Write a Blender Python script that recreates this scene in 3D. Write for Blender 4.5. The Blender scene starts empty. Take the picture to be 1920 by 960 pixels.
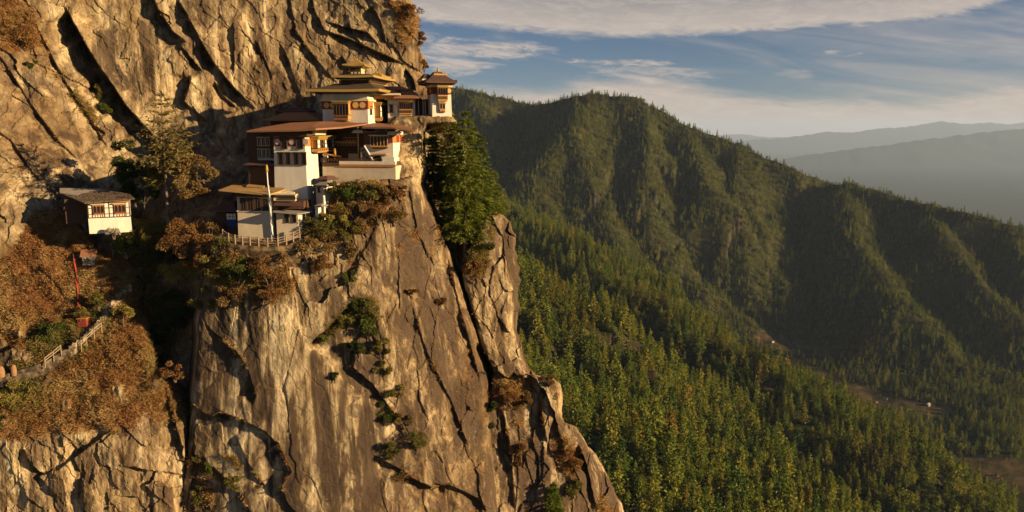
import bpy, math, random
import numpy as np
R = math.radians
C = bpy.context.scene
COL = C.collection

# ------------------------------------------------------------------ camera
LENS, SENSOR = 28.0, 36.0
F = 1920 * LENS / SENSOR
PITCH = math.atan(240 / F)
cd = bpy.data.cameras.new('camera'); cd.lens = LENS; cd.sensor_width = SENSOR
cd.clip_start = 0.5; cd.clip_end = 80000
cam = bpy.data.objects.new('camera', cd); COL.objects.link(cam)
cam.rotation_euler = (math.pi / 2 - PITCH, 0, 0)
C.camera = cam
CP, SP = math.cos(PITCH), math.sin(PITCH)

# ------------------------------------------------------------------ sun, sky, exposure
SUN_AZ, SUN_EL = R(19), R(14.5)          # azimuth: to the right (+X), that far behind the camera
SUN_COL, SUN_POW = (1.0, 0.75, 0.43), 5.0
SKY_STR = 0.05
sv = (math.cos(SUN_EL) * math.cos(SUN_AZ), -math.cos(SUN_EL) * math.sin(SUN_AZ), math.sin(SUN_EL))
sd = bpy.data.lights.new('sun', 'SUN'); sd.energy = SUN_POW; sd.angle = R(0.5); sd.color = SUN_COL
so = bpy.data.objects.new('sun', sd); COL.objects.link(so)
from mathutils import Vector, Matrix
so.rotation_euler = Vector(sv).to_track_quat('Z', 'Y').to_euler()
so.location = (200, -100, 150)

vs = C.view_settings
vs.view_transform = 'Standard'; vs.look = 'None'; vs.gamma = 1; vs.exposure = 1.13
vs.use_curve_mapping = False
cy = C.cycles
cy.max_bounces = 3; cy.diffuse_bounces = 1; cy.glossy_bounces = 2; cy.transmission_bounces = 2
cy.volume_bounces = 0; cy.transparent_max_bounces = 6
cy.use_denoising = True
cy.caustics_reflective = False; cy.caustics_refractive = False

def az_el(u, v):
    dx = (u - 960) / F; dz = (480 - v) / F
    y = CP + dz * SP; z = -SP + dz * CP
    return math.degrees(math.atan2(dx, y)), math.degrees(math.atan2(z, math.hypot(dx, y)))

class NT:
    """tiny node-tree helper"""
    def __init__(s, tree): s.t = tree; s.n = tree.nodes; s.l = tree.links
    def add(s, kind, **kw):
        n = s.n.new(kind)
        for k, val in kw.items(): setattr(n, k, val)
        return n
    def put(s, sock, val):
        if hasattr(val, 'is_output'): s.l.new(val, sock)
        elif val is not None:
            if sock.type == 'RGBA' and len(val) == 3: val = (*val, 1)
            sock.default_value = val
    def math(s, op, a, b=None, c=None, clamp=False):
        n = s.add('ShaderNodeMath', operation=op, use_clamp=clamp)
        for i, x in enumerate((a, b, c)):
            if x is not None: s.put(n.inputs[i], x)
        return n.outputs[0]
    def smooth(s, x, lo, hi):
        n = s.add('ShaderNodeMapRange', interpolation_type='SMOOTHSTEP')
        s.put(n.inputs[0], x); s.put(n.inputs[1], lo); s.put(n.inputs[2], hi)
        n.inputs[3].default_value = 0; n.inputs[4].default_value = 1
        return n.outputs[0]
    def lin(s, x, lo, hi, a=0., b=1.):
        n = s.add('ShaderNodeMapRange')
        s.put(n.inputs[0], x); n.inputs[1].default_value = lo; n.inputs[2].default_value = hi
        n.inputs[3].default_value = a; n.inputs[4].default_value = b
        return n.outputs[0]
    def mix(s, f, a, b, blend='MIX'):
        n = s.add('ShaderNodeMix', data_type='RGBA', blend_type=blend)
        s.put(n.inputs[0], f); s.put(n.inputs[6], a); s.put(n.inputs[7], b)
        return n.outputs[2]
    def noise(s, vec, scale, detail=4, rough=.5, dist=0., out=0):
        n = s.add('ShaderNodeTexNoise')
        if vec is not None: s.l.new(vec, n.inputs['Vector'])
        n.inputs['Scale'].default_value = scale; n.inputs['Detail'].default_value = detail
        n.inputs['Roughness'].default_value = rough; n.inputs['Distortion'].default_value = dist
        return n.outputs[out]
    def scale(s, vec, sc, rot=(0, 0, 0)):
        n = s.add('ShaderNodeMapping'); s.l.new(vec, n.inputs[0])
        n.inputs['Scale'].default_value = sc; n.inputs['Rotation'].default_value = rot
        return n.outputs[0]
    def ramp(s, f, stops):
        n = s.add('ShaderNodeValToRGB'); e = n.color_ramp.elements
        while len(e) < len(stops): e.new(0.5)
        for i, (p, c) in enumerate(stops): e[i].position = p; e[i].color = (*c, 1)
        s.l.new(f, n.inputs[0]); return n.outputs[0]
    def attr(s, name, out=2):
        n = s.add('ShaderNodeAttribute', attribute_name=name); return n.outputs[out]

w = bpy.data.worlds.new('World'); C.world = w; w.use_nodes = True
t = NT(w.node_tree); t.n.clear()
sky = t.add('ShaderNodeTexSky', sky_type='NISHITA', sun_disc=False)
sky.sun_elevation = SUN_EL; sky.sun_rotation = math.atan2(sv[0], sv[1])
sky.altitude = 3000; sky.air_density = 1.0; sky.dust_density = 1.2; sky.ozone_density = 1.5
tc = t.add('ShaderNodeTexCoord'); sep = t.add('ShaderNodeSeparateXYZ'); t.l.new(tc.outputs['Generated'], sep.inputs[0])
X, Y, Z = sep.outputs
az = t.math('MULTIPLY', t.math('ARCTAN2', X, Y), 57.2958)
el = t.math('MULTIPLY', t.math('ARCSINE', Z), 57.2958)
def cvec(ka, ke, shear=0.0, off=0.0):
    n = t.add('ShaderNodeCombineXYZ')
    e2 = t.math('ADD', el, t.math('MULTIPLY', az, shear))
    t.put(n.inputs[0], t.math('MULTIPLY', az, ka)); t.put(n.inputs[1], t.math('MULTIPLY', e2, ke)); n.inputs[2].default_value = off
    return n.outputs[0]
def edge(pts):
    """a curve elevation = f(azimuth) through photographed points of a cloud edge"""
    n = t.add('ShaderNodeFloatCurve'); c = n.mapping.curves[0]
    ae = sorted(az_el(u, v) for u, v in pts)
    xs = [((a + 60) / 120, (e + 5) / 25) for a, e in ae]
    xs = [(0, xs[0][1])] + xs + [(1, xs[-1][1])]
    c.points[0].location = xs[0]; c.points[1].location = xs[-1]
    for x in xs[1:-1]: c.points.new(*x)
    n.mapping.update()
    t.put(n.inputs['Value'], t.lin(az, -60, 60))
    return t.lin(n.outputs[0], 0, 1, -5, 20)
base_noise = t.noise(cvec(.11, .50, 0.02), 1.0, 5, .55, .4)
fine_noise = t.noise(cvec(.45, 2.2, 0.05, 3.), 1.0, 6, .65, 1.2)
wisp_noise = t.noise(cvec(.085, .55, .16, 7.), 1.0, 6, .56, .9)
nb = t.math('SUBTRACT', base_noise, .5); nf = t.math('SUBTRACT', fine_noise, .5); nw = t.math('SUBTRACT', wisp_noise, .5)
top_e = edge([(700, 30), (800, 42), (900, 50), (1000, 60), (1100, 70), (1200, 68), (1300, 62), (1500, 58), (1700, 45), (1850, 15), (1950, -30)])
d1 = t.math('ADD', t.math('SUBTRACT', el, top_e), t.math('ADD', t.math('MULTIPLY', nb, 1.0), t.math('MULTIPLY', nf, .9)))
m1 = t.math('MULTIPLY', t.smooth(d1, -.25, .45), t.smooth(t.math('ADD', el, t.math('MULTIPLY', nb, 16)), 24, 13))
low_e = edge([(700, 130), (850, 152), (950, 165), (1050, 160), (1130, 142), (1200, 135), (1290, 150), (1400, 172), (1550, 178), (1700, 182), (1950, 150)])
d2 = t.math('ADD', t.math('SUBTRACT', low_e, el), t.math('ADD', t.math('MULTIPLY', nw, 2.6), t.math('MULTIPLY', nf, .7)))
m2 = t.smooth(d2, -.35, 1.1)
def puff(u, v, ru, rv, amp=1.0):
    a0, e0 = az_el(u, v); ra = ru / F * 57.3; re = rv / F * 57.3
    da = t.math('DIVIDE', t.math('SUBTRACT', az, a0), ra)
    de = t.math('DIVIDE', t.math('ADD', t.math('SUBTRACT', el, e0), t.math('MULTIPLY', t.math('SUBTRACT', az, a0), .03)), re)
    r2 = t.math('ADD', t.math('MULTIPLY', da, da), t.math('MULTIPLY', de, de))
    s = t.math('ADD', t.math('SUBTRACT', 1.0, r2), t.math('ADD', t.math('MULTIPLY', nf, 3.4), t.math('MULTIPLY', nb, 2.0)))
    return t.math('MULTIPLY', t.smooth(s, .0, 1.3), amp)
m3 = None
for p in ((890, 92, 150, 22, .95), (830, 118, 110, 24, .95), (1165, 117, 110, 8, .85), (1210, 140, 150, 20, .6), (1565, 98, 22, 6, .6), (1605, 106, 26, 8, .6), (1490, 137, 40, 12, .35), (760, 90, 90, 40, .6)):
    m = puff(*p); m3 = m if m3 is None else t.math('MAXIMUM', m3, m)
veil = t.math('MULTIPLY', t.smooth(t.math('ADD', wisp_noise, t.lin(az, -5, 35, -.16, .16)), .42, .85), .6)
m4 = t.math('MULTIPLY', veil, t.smooth(el, 14, 6))
mask = t.math('MAXIMUM', t.math('MAXIMUM', m1, m2), t.math('MAXIMUM', m3, m4))
mask = t.math('MULTIPLY', mask, t.smooth(el, -3, -1))
warmth = t.smooth(el, 6.2, 2.0)
ccol = t.mix(warmth, t.mix(t.smooth(d1, .3, 2.4), (4.8, 4.15, 3.65), (3.2, 2.9, 2.75)), (5.2, 4.3, 3.6))
ccol = t.mix(t.math('MULTIPLY', t.smooth(fine_noise, .35, .75), .35), ccol, (7.6, 6.4, 5.2))
skyc = t.mix(1.0, sky.outputs[0], (.40, .45, .53), 'MULTIPLY')
skyc = t.mix(t.smooth(el, 12, 26), skyc, t.mix(1.0, sky.outputs[0], (.48, .74, 1.05), 'MULTIPLY'))
colr = t.mix(t.math('MULTIPLY', mask, .93), skyc, ccol)
bg = t.add('ShaderNodeBackground'); bg.inputs[1].default_value = SKY_STR
t.l.new(colr, bg.inputs[0]); wo = t.add('ShaderNodeOutputWorld'); t.l.new(bg.outputs[0], wo.inputs[0])

# ------------------------------------------------------------------ projection helpers (photo pixels 1920 x 960)
def ray(u, v):
    dx = (u - 960) / F; dz = (480 - v) / F
    return dx, CP + dz * SP, -SP + dz * CP
def P(u, v, Y):
    x, y, z = ray(u, v); return Vector((x / y * Y, Y, z / y * Y))
def proj(x, y, z):
    f = y * CP - z * SP; up = y * SP + z * CP
    return 960 + F * x / f, 480 - F * up / f

# ------------------------------------------------------------------ numpy noise
_rng = np.random.RandomState(7)
_perm = np.concatenate([_rng.permutation(256)] * 3)
_grad = _rng.normal(size=(256, 3)); _grad /= np.linalg.norm(_grad, axis=1)[:, None]
_grad = _grad.astype(np.float32)
def perlin(x, y, z):
    x = np.asarray(x, np.float32); y = np.asarray(y, np.float32); z = np.asarray(z, np.float32)
    x, y, z = np.broadcast_arrays(x, y, z)
    xi = np.floor(x).astype(np.int32); yi = np.floor(y).astype(np.int32); zi = np.floor(z).astype(np.int32)
    xf = x - xi; yf = y - yi; zf = z - zi
    u = xf * xf * xf * (xf * (xf * 6 - 15) + 10); v = yf * yf * yf * (yf * (yf * 6 - 15) + 10); w_ = zf * zf * zf * (zf * (zf * 6 - 15) + 10)
    out = 0
    for i in (0, 1):
        for j in (0, 1):
            for k in (0, 1):
                h = _perm[(_perm[(_perm[(xi + i) & 255] + yi + j) & 255] + zi + k) & 255]
                g = _grad[h]
                d = g[..., 0] * (xf - i) + g[..., 1] * (yf - j) + g[..., 2] * (zf - k)
                out = out + d * (u if i else 1 - u) * (v if j else 1 - v) * (w_ if k else 1 - w_)
    return out * 1.6
def fbm(x, y, z, octv=4, gain=.5, lac=2.03):
    a = 1.; s = 0; n = 0
    for o in range(octv):
        s = s + a * perlin(x + 17.1 * o, y - 9.3 * o, z + 4.7 * o); n += a
        x = x * lac; y = y * lac; z = z * lac; a *= gain
    return s / n
def ridged(x, y, z, octv=4, gain=.5):
    a = 1.; s = 0; n = 0
    for o in range(octv):
        s = s + a * (1 - 2 * np.abs(perlin(x + 7.1 * o, y - 3.3 * o, z + 1.7 * o))); n += a
        x = x * 2.07; y = y * 2.07; z = z * 2.07; a *= gain
    return s / n
def hash2(i, j, k):
    h = (i * 374761393 + j * 668265263 + k * 2147483647 + 12345).astype(np.int64) & 0xffffffff
    h = ((h ^ (h >> 13)) * 1274126177) & 0xffffffff
    h = ((h ^ (h >> 16)) * 2246822519) & 0xffffffff
    return ((h ^ (h >> 15)) & 0xffff).astype(np.float32) / 65535.
def facets(a, b, seed, tilt=.5, lift=.4):
    """Voronoi blocks: every cell is a plane of its own height and tilt; also returns the distance to the cell's border"""
    ia = np.floor(a).astype(np.int64); ib = np.floor(b).astype(np.int64)
    f1 = np.full(a.shape, 9., np.float32); f2 = f1.copy(); off = np.zeros(a.shape, np.float32)
    for i in (-1, 0, 1):
        for j in (-1, 0, 1):
            ca = ia + i; cb = ib + j
            pa = ca + hash2(ca, cb, seed); pb = cb + hash2(ca, cb, seed + 1)
            d = np.hypot(a - pa, b - pb).astype(np.float32)
            o = (hash2(ca, cb, seed + 2) - .5) * 2 * tilt * (a - pa) + (hash2(ca, cb, seed + 3) - .5) * 2 * tilt * (b - pb) + (hash2(ca, cb, seed + 4) - .5) * 2 * lift
            near = d < f1
            f2 = np.where(near, f1, np.minimum(f2, d)); f1 = np.where(near, d, f1); off = np.where(near, o, off)
    return off.astype(np.float32), f2 - f1
def sstep(x, a, b):
    q = np.clip((x - a) / (b - a), 0, 1); return q * q * (3 - 2 * q)

# ------------------------------------------------------------------ mesh linking
def link(o, parent=None):
    COL.objects.link(o)
    if parent: o.parent = parent
    return o
def mesh_np(name, verts, faces, mat, parent=None, smooth=False, attrs=None, colattr=None):
    """faces: (n,3) or (n,4) int array"""
    verts = np.asarray(verts, np.float32); faces = np.asarray(faces, np.int32)
    me = bpy.data.meshes.new(name); k = faces.shape[1]
    me.vertices.add(len(verts)); me.vertices.foreach_set('co', verts.ravel())
    me.loops.add(faces.size); me.loops.foreach_set('vertex_index', faces.ravel())
    me.polygons.add(len(faces)); me.polygons.foreach_set('loop_start', np.arange(0, faces.size, k, dtype=np.int32))
    me.update(calc_edges=True)
    me.polygons.foreach_set('use_smooth', np.full(len(faces), smooth, bool))
    for an, av in (attrs or {}).items():
        a = me.attributes.new(an, 'FLOAT', 'POINT'); a.data.foreach_set('value', np.asarray(av, np.float32).ravel())
    if colattr is not None:
        a = me.attributes.new('tint', 'FLOAT_COLOR', 'POINT'); a.data.foreach_set('color', np.asarray(colattr, np.float32).ravel())
    if mat: me.materials.append(mat)
    me.validate()
    o = bpy.data.objects.new(name, me)
    return link(o, parent)
def grid_faces(nr, nc):
    i = np.arange(nr - 1)[:, None] * nc + np.arange(nc - 1)[None]
    return np.stack([i, i + 1, i + nc + 1, i + nc], -1).reshape(-1, 4)
def tag(o, label=None, cat=None, group=None, kind=None):
    if label: o['label'] = label
    if cat: o['category'] = cat
    if group: o['group'] = group
    if kind: o['kind'] = kind
    return o
def empty(name, loc, rz=0.0):
    o = bpy.data.objects.new(name, None); o.location = loc; o.rotation_euler = (0, 0, rz); o.empty_display_size = .5
    return link(o)

# ------------------------------------------------------------------ materials
def new_mat(name, metal_=False):
    m = bpy.data.materials.new(name); m.use_nodes = True
    t = NT(m.node_tree); b = m.node_tree.nodes['Principled BSDF']
    b.inputs['Specular IOR Level'].default_value = .25 if metal_ else .06
    return m, t, b
def simple(name, col, rough=.8, metal=0., var=.18, scale=3.0, bump=.0, stretch=(1, 1, 1)):
    m, t, b = new_mat(name, metal > 0 or rough < .5)
    tcn = t.add('ShaderNodeTexCoord').outputs['Object']
    v = t.scale(tcn, stretch)
    n = t.noise(v, scale, 5, .6); n2 = t.noise(v, scale * 7, 3, .6)
    dark = tuple(c * (1 - var * 1.6) for c in col); lite = tuple(min(1, c * (1 + var)) for c in col)
    c = t.mix(t.math('ADD', t.math('MULTIPLY', n, .7), t.math('MULTIPLY', n2, .3)), dark, lite)
    t.l.new(t.mix(t.smooth(n, .38, .66), dark, lite), b.inputs['Base Color']) if var > .3 else t.l.new(c, b.inputs['Base Color'])
    b.inputs['Roughness'].default_value = rough; b.inputs['Metallic'].default_value = metal
    if bump:
        bn = t.add('ShaderNodeBump'); bn.inputs['Strength'].default_value = bump; bn.inputs['Distance'].default_value = .05
        t.l.new(n2, bn.inputs['Height']); t.l.new(bn.outputs[0], b.inputs['Normal'])
    return m
def foliage(name, stops, transl=.25, use_tint=False, rand=True, patch=None):
    m = bpy.data.materials.new(name); m.use_nodes = True; t = NT(m.node_tree); t.n.clear()
    if use_tint: col = t.attr('tint', 0)
    else:
        oi = t.add('ShaderNodeObjectInfo')
        col = t.ramp(oi.outputs['Random'], stops)
        geo = t.add('ShaderNodeNewGeometry')
        if patch:
            pn = t.noise(t.scale(oi.outputs['Location'], (1, 1, 1)), patch, 3, .6)
            col = t.mix(t.smooth(pn, .5, .72), col, (.11, .085, .018))
        n = t.noise(geo.outputs['Position'], .8, 3, .6)
        col = t.mix(t.lin(n, .3, .7), t.mix(1., col, (.72, .75, .8), 'MULTIPLY'), t.mix(1., col, (1.3, 1.22, 1.1), 'MULTIPLY'))
    d = t.add('ShaderNodeBsdfDiffuse'); t.l.new(col, d.inputs[0])
    tr = t.add('ShaderNodeBsdfTranslucent'); t.l.new(t.mix(1., col, (1.2, 1.25, .6), 'MULTIPLY'), tr.inputs[0])
    mx = t.add('ShaderNodeMixShader'); mx.inputs[0].default_value = transl
    t.l.new(d.outputs[0], mx.inputs[1]); t.l.new(tr.outputs[0], mx.inputs[2])
    o = t.add('ShaderNodeOutputMaterial'); t.l.new(mx.outputs[0], o.inputs[0])
    return m
# ================================================================== the near cliffs
def tps(ctrl):
    c = np.array(ctrl, float); p = c[:, :2] / 300.; n = len(c)
    def U(r2): return np.where(r2 > 1e-9, r2 * np.log(r2 + 1e-12) * .5, 0)
    K = U(((p[:, None] - p[None]) ** 2).sum(-1)) + np.eye(n) * .02
    A = np.zeros((n + 3, n + 3)); A[:n, :n] = K; A[:n, n] = 1; A[:n, n + 1:] = p; A[n, :n] = 1; A[n + 1:, :n] = p.T
    sol = np.linalg.solve(A, np.concatenate([c[:, 2], np.zeros(3)]))
    def f(u, v):
        q0 = u / 300.; q1 = v / 300.
        s = sol[n] + sol[n + 1] * q0 + sol[n + 2] * q1
        for i in range(n): s = s + sol[i] * U((q0 - p[i, 0]) ** 2 + (q1 - p[i, 1]) ** 2)
        return s
    return f
def seg_dist(u, v, poly, closed=False):
    """nearest distance to a polyline, with side (cross > 0: left of a line running down the picture) and arc position"""
    best = np.full(u.shape, 1e9); side = np.zeros(u.shape); arc = np.zeros(u.shape); acc = 0.
    pts = list(poly) + ([poly[0]] if closed else [])
    for (a0, b0), (a1, b1) in zip(pts[:-1], pts[1:]):
        dx, dy = a1 - a0, b1 - b0; L = math.hypot(dx, dy)
        tt = np.clip(((u - a0) * dx + (v - b0) * dy) / (L * L), 0, 1)
        d = np.hypot(u - a0 - tt * dx, v - b0 - tt * dy)
        m = d < best
        best = np.where(m, d, best)
        side = np.where(m, dx * (v - b0) - dy * (u - a0), side); arc = np.where(m, acc + tt * L, arc)
        acc += L
    return best, side, arc, acc
def inside(u, v, poly):
    r = np.zeros(u.shape, bool); n = len(poly)
    for i in range(n):
        x0, y0 = poly[i]; x1, y1 = poly[(i + 1) % n]
        if y0 == y1: continue
        c = ((y0 > v) != (y1 > v)) & (u < (x1 - x0) * (v - y0) / (y1 - y0) + x0)
        r ^= c
    return r
def sdist(u, v, poly):
    d = seg_dist(u, v, poly, True)[0]
    return np.where(inside(u, v, poly), d, -d)

EDGE = [(-900, 600), (-500, 640), (-260, 690), (-100, 720), (0, 762), (8, 774), (30, 785), (60, 790), (85, 788), (100, 788), (112, 796), (126, 798), (140, 792), (165, 806), (190, 830), (214, 850), (228, 856),
        (300, 872), (380, 905), (396, 932), (415, 952), (440, 966), (500, 973), (545, 976), (580, 972), (620, 969), (655, 976), (690, 988), (702, 1004), (708, 1036), (720, 1049), (770, 1054), (792, 1060), (800, 1082), (835, 1098), (852, 1118), (880, 1138), (920, 1152), (960, 1172), (1040, 1210), (1160, 1290), (1500, 1500)]
HILL = [(-700, 375), (-100, 385), (40, 392), (108, 398), (150, 428), (180, 470), (215, 486), (246, 505), (262, 535), (255, 575), (272, 625), (288, 650), (292, 690), (316, 720), (352, 770), (350, 860), (340, 960), (350, 1500), (-700, 1500)]
NOSE = [(366, 600), (378, 560), (392, 500), (398, 462), (420, 452), (470, 462), (520, 462), (572, 430), (604, 396), (616, 358), (640, 343), (700, 338), (750, 334), (774, 330), (786, 345), (806, 385), (828, 440), (840, 470), (854, 508), (868, 548), (882, 590), (896, 640), (908, 690), (918, 760), (920, 830), (926, 900), (932, 960), (950, 1500), (300, 1500), (338, 960), (352, 860), (357, 770), (362, 700)]
BUTT = [(866, 508), (884, 470), (908, 405), (1300, 380), (1500, 900), (1700, 1500), (910, 1500), (905, 900), (912, 760), (925, 700), (900, 640), (886, 590), (872, 545)]
LEDGE = [(726, 236), (742, 219), (800, 217), (870, 215), (872, 226), (840, 230), (800, 232), (792, 245), (790, 285), (793, 320), (786, 345), (740, 335), (724, 300)]

D_back = tps([(-260, -260, 126), (0, -260, 134), (300, -260, 145), (640, -260, 150), (0, 0, 128), (200, 0, 136), (400, 0, 140), (600, 0, 144), (770, 0, 143), (0, 150, 125), (100, 150, 129), (200, 150, 134), (330, 120, 136), (480, 120, 139), (600, 120, 141), (700, 60, 141), (770, 60, 141), (790, 120, 144),
              (0, 300, 118), (100, 300, 123), (200, 300, 128), (300, 300, 132), (400, 250, 136), (500, 230, 138), (640, 180, 139), (760, 180, 139), (850, 180, 140), (0, 390, 112), (120, 390, 119), (200, 420, 122), (300, 430, 121), (400, 440, 118), (600, 330, 132), (820, 300, 137), (880, 380, 131), (900, 460, 124),
              (300, 520, 118), (300, 620, 116), (320, 760, 113), (340, 960, 110), (880, 560, 124), (930, 760, 122), (600, 700, 118), (600, 1200, 114), (-200, 500, 108), (-200, 900, 106), (1200, 1200, 125), (0, 1300, 108)])
D_hill = tps([(-260, 390, 112), (0, 390, 113.5), (110, 400, 116), (0, 480, 110.5), (120, 480, 112.5), (210, 490, 114), (-200, 600, 105), (0, 600, 106), (120, 600, 107.5), (240, 600, 108.5), (0, 700, 103), (120, 700, 104), (250, 700, 105), (340, 780, 105.5), (0, 800, 100.5), (150, 810, 101.5), (300, 820, 103.5), (0, 960, 99.5), (150, 960, 100), (330, 960, 102.5), (0, 1300, 97), (330, 1300, 99), (-300, 1200, 96)])
D_nose = tps([(400, 460, 107), (470, 470, 106), (560, 470, 107.5), (640, 330, 113), (700, 330, 112), (765, 330, 114), (650, 420, 110), (760, 420, 112.5), (830, 470, 117), (400, 620, 106), (500, 620, 104.5), (650, 600, 106.5), (780, 600, 109.5), (880, 620, 114.5), (380, 800, 104.5), (500, 800, 103), (650, 800, 104.2), (800, 800, 107), (905, 800, 111), (360, 960, 103.5), (500, 960, 101.5), (700, 960, 102.5), (920, 960, 108), (500, 1300, 98), (900, 1300, 103), (300, 1300, 99)])
D_butt = tps([(872, 500, 117.4), (900, 470, 117.6), (930, 420, 119), (960, 450, 120.5), (880, 560, 116.4), (935, 560, 117.2), (970, 560, 119.2), (905, 620, 116.2), (960, 640, 117.6), (950, 720, 115), (1040, 720, 117), (930, 820, 113.5), (1000, 820, 113), (1050, 800, 115), (1080, 830, 116.5), (1000, 940, 110.5), (1090, 900, 113), (1150, 940, 116), (1000, 1300, 104), (1250, 1200, 112)])
D_ledge = tps([(740, 225, 122.5), (860, 220, 124), (760, 300, 118), (740, 330, 116), (790, 300, 119.5)])

# depth steps along the joints in the rock: (polyline, metres, fall-off in px, which side lies deeper: +1 = left of a line drawn downwards)
FAULTS = [
    ([(118, 5), (150, 62), (190, 130), (240, 200), (296, 262), (330, 300)], 5.2, 40, 1),
    ([(270, -50), (296, 15), (324, 60), (350, 78)], 2.4, 26, 1),
    ([(330, -10), (352, 30), (385, 90), (410, 130), (440, 165), (482, 206)], 2.2, 26, 1),
    ([(335, 80), (352, 100), (380, 134)], 1.6, 18, 1),
    ([(360, 140), (352, 172), (346, 190), (370, 212), (396, 232)], 2.0, 24, 1),
    ([(400, 150), (420, 182), (450, 206)], 1.0, 16, 1),
    ([(438, 40), (440, 90), (438, 142)], .7, 24, 1),
    ([(-40, 60), (0, 105), (30, 150), (70, 210), (110, 262), (150, 300)], .8, 30, 1),
    ([(60, 30), (90, 90), (120, 150), (175, 230), (205, 280)], .7, 30, 1),
    ([(-40, 220), (20, 262), (60, 320), (90, 352)], .8, 30, 1),
    ([(180, 236), (200, 250)], .9, 14, 1),
    ([(540, -40), (548, 20), (556, 60), (580, 95), (610, 130), (640, 160)], 1.0, 20, 1),
    ([(575, -40), (590, 15), (608, 56), (640, 68), (690, 88), (740, 110), (772, 128)], 1.7, 16, 1),
    ([(615, 40), (650, 52), (690, 60), (712, 82)], 1.4, 14, 1),
    ([(655, 40), (668, 70), (690, 92)], 1.4, 14, 1),
    ([(700, 8), (716, 45), (726, 82)], 1.4, 18, 1),
    ([(520, 70), (540, 110), (556, 160), (570, 190)], .9, 24, 1),
    ([(640, 100), (655, 130), (660, 168)], .9, 16, 1),
    ([(760, 128), (776, 150), (780, 176)], 1.6, 16, 1),
    ([(478, 70), (496, 110), (512, 150)], .6, 20, 1),
    # the nose
    ([(384, 604), (400, 622), (430, 645), (455, 672), (468, 705), (480, 742), (474, 762)], 1.5, 22, 1),
    ([(306, 712), (340, 740), (372, 768), (398, 782), (414, 772), (450, 786), (494, 806), (520, 830), (534, 858), (546, 884), (526, 912), (540, 945), (570, 975)], 1.7, 26, 1),
    ([(440, 812), (456, 850), (480, 890), (500, 912)], .9, 26, 1),
    ([(690, 556), (664, 560), (620, 606), (574, 650)], -1.6, 40, 1),
    ([(700, 590), (668, 640), (662, 690), (700, 720), (735, 770), (760, 820)], 1.2, 30, 1),
    ([(690, 440), (652, 500), (626, 545)], 1.0, 30, -1),
    ([(700, 850), (780, 900), (812, 915), (850, 900)], 1.4, 26, 1),
    ([(838, 470), (858, 560), (880, 640), (900, 720)], 1.0, 30, 1),
    ([(770, 560), (800, 660), (850, 760), (880, 840)], .7, 34, 1),
    ([(812, 905), (850, 912), (895, 935), (915, 960)], 2.0, 26, 1),
    # hillside and its foot
    ([(-30, 675), (30, 650), (105, 620)], -1.6, 26, 1),
    ([(210, 870), (330, 888), (390, 900)], .8, 20, 1),
    ([(60, 900), (110, 880), (180, 830), (210, 805)], -1.3, 26, 1),
    ([(312, 722), (330, 790), (345, 850)], 1.0, 24, 1),
    ([(340, 850), (400, 876), (450, 925), (480, 980)], 1.2, 26, 1),
    # the buttress
    ([(864, 520), (880, 560), (894, 600), (904, 622)], 1.6, 8, 1),
    ([(893, 640), (915, 668), (925, 700)], 2.5, 22, 1),
    ([(990, 700), (1012, 740), (1020, 800), (1035, 860)], 1.6, 26, 1),
    ([(1042, 712), (1046, 760), (1030, 800), (1020, 860)], 1.8, 30, -1),
    ([(1085, 830), (1100, 870), (1120, 960)], 1.6, 22, 1),
    ([(940, 760), (960, 850), (965, 960)], 1.4, 30, 1),
]
def mass_round(sd, r_px, depth):
    q = np.clip(1 - sd / r_px, 0, 1)
    return depth * (1 - np.sqrt(np.clip(1 - q * q, 0, 1)))

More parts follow.
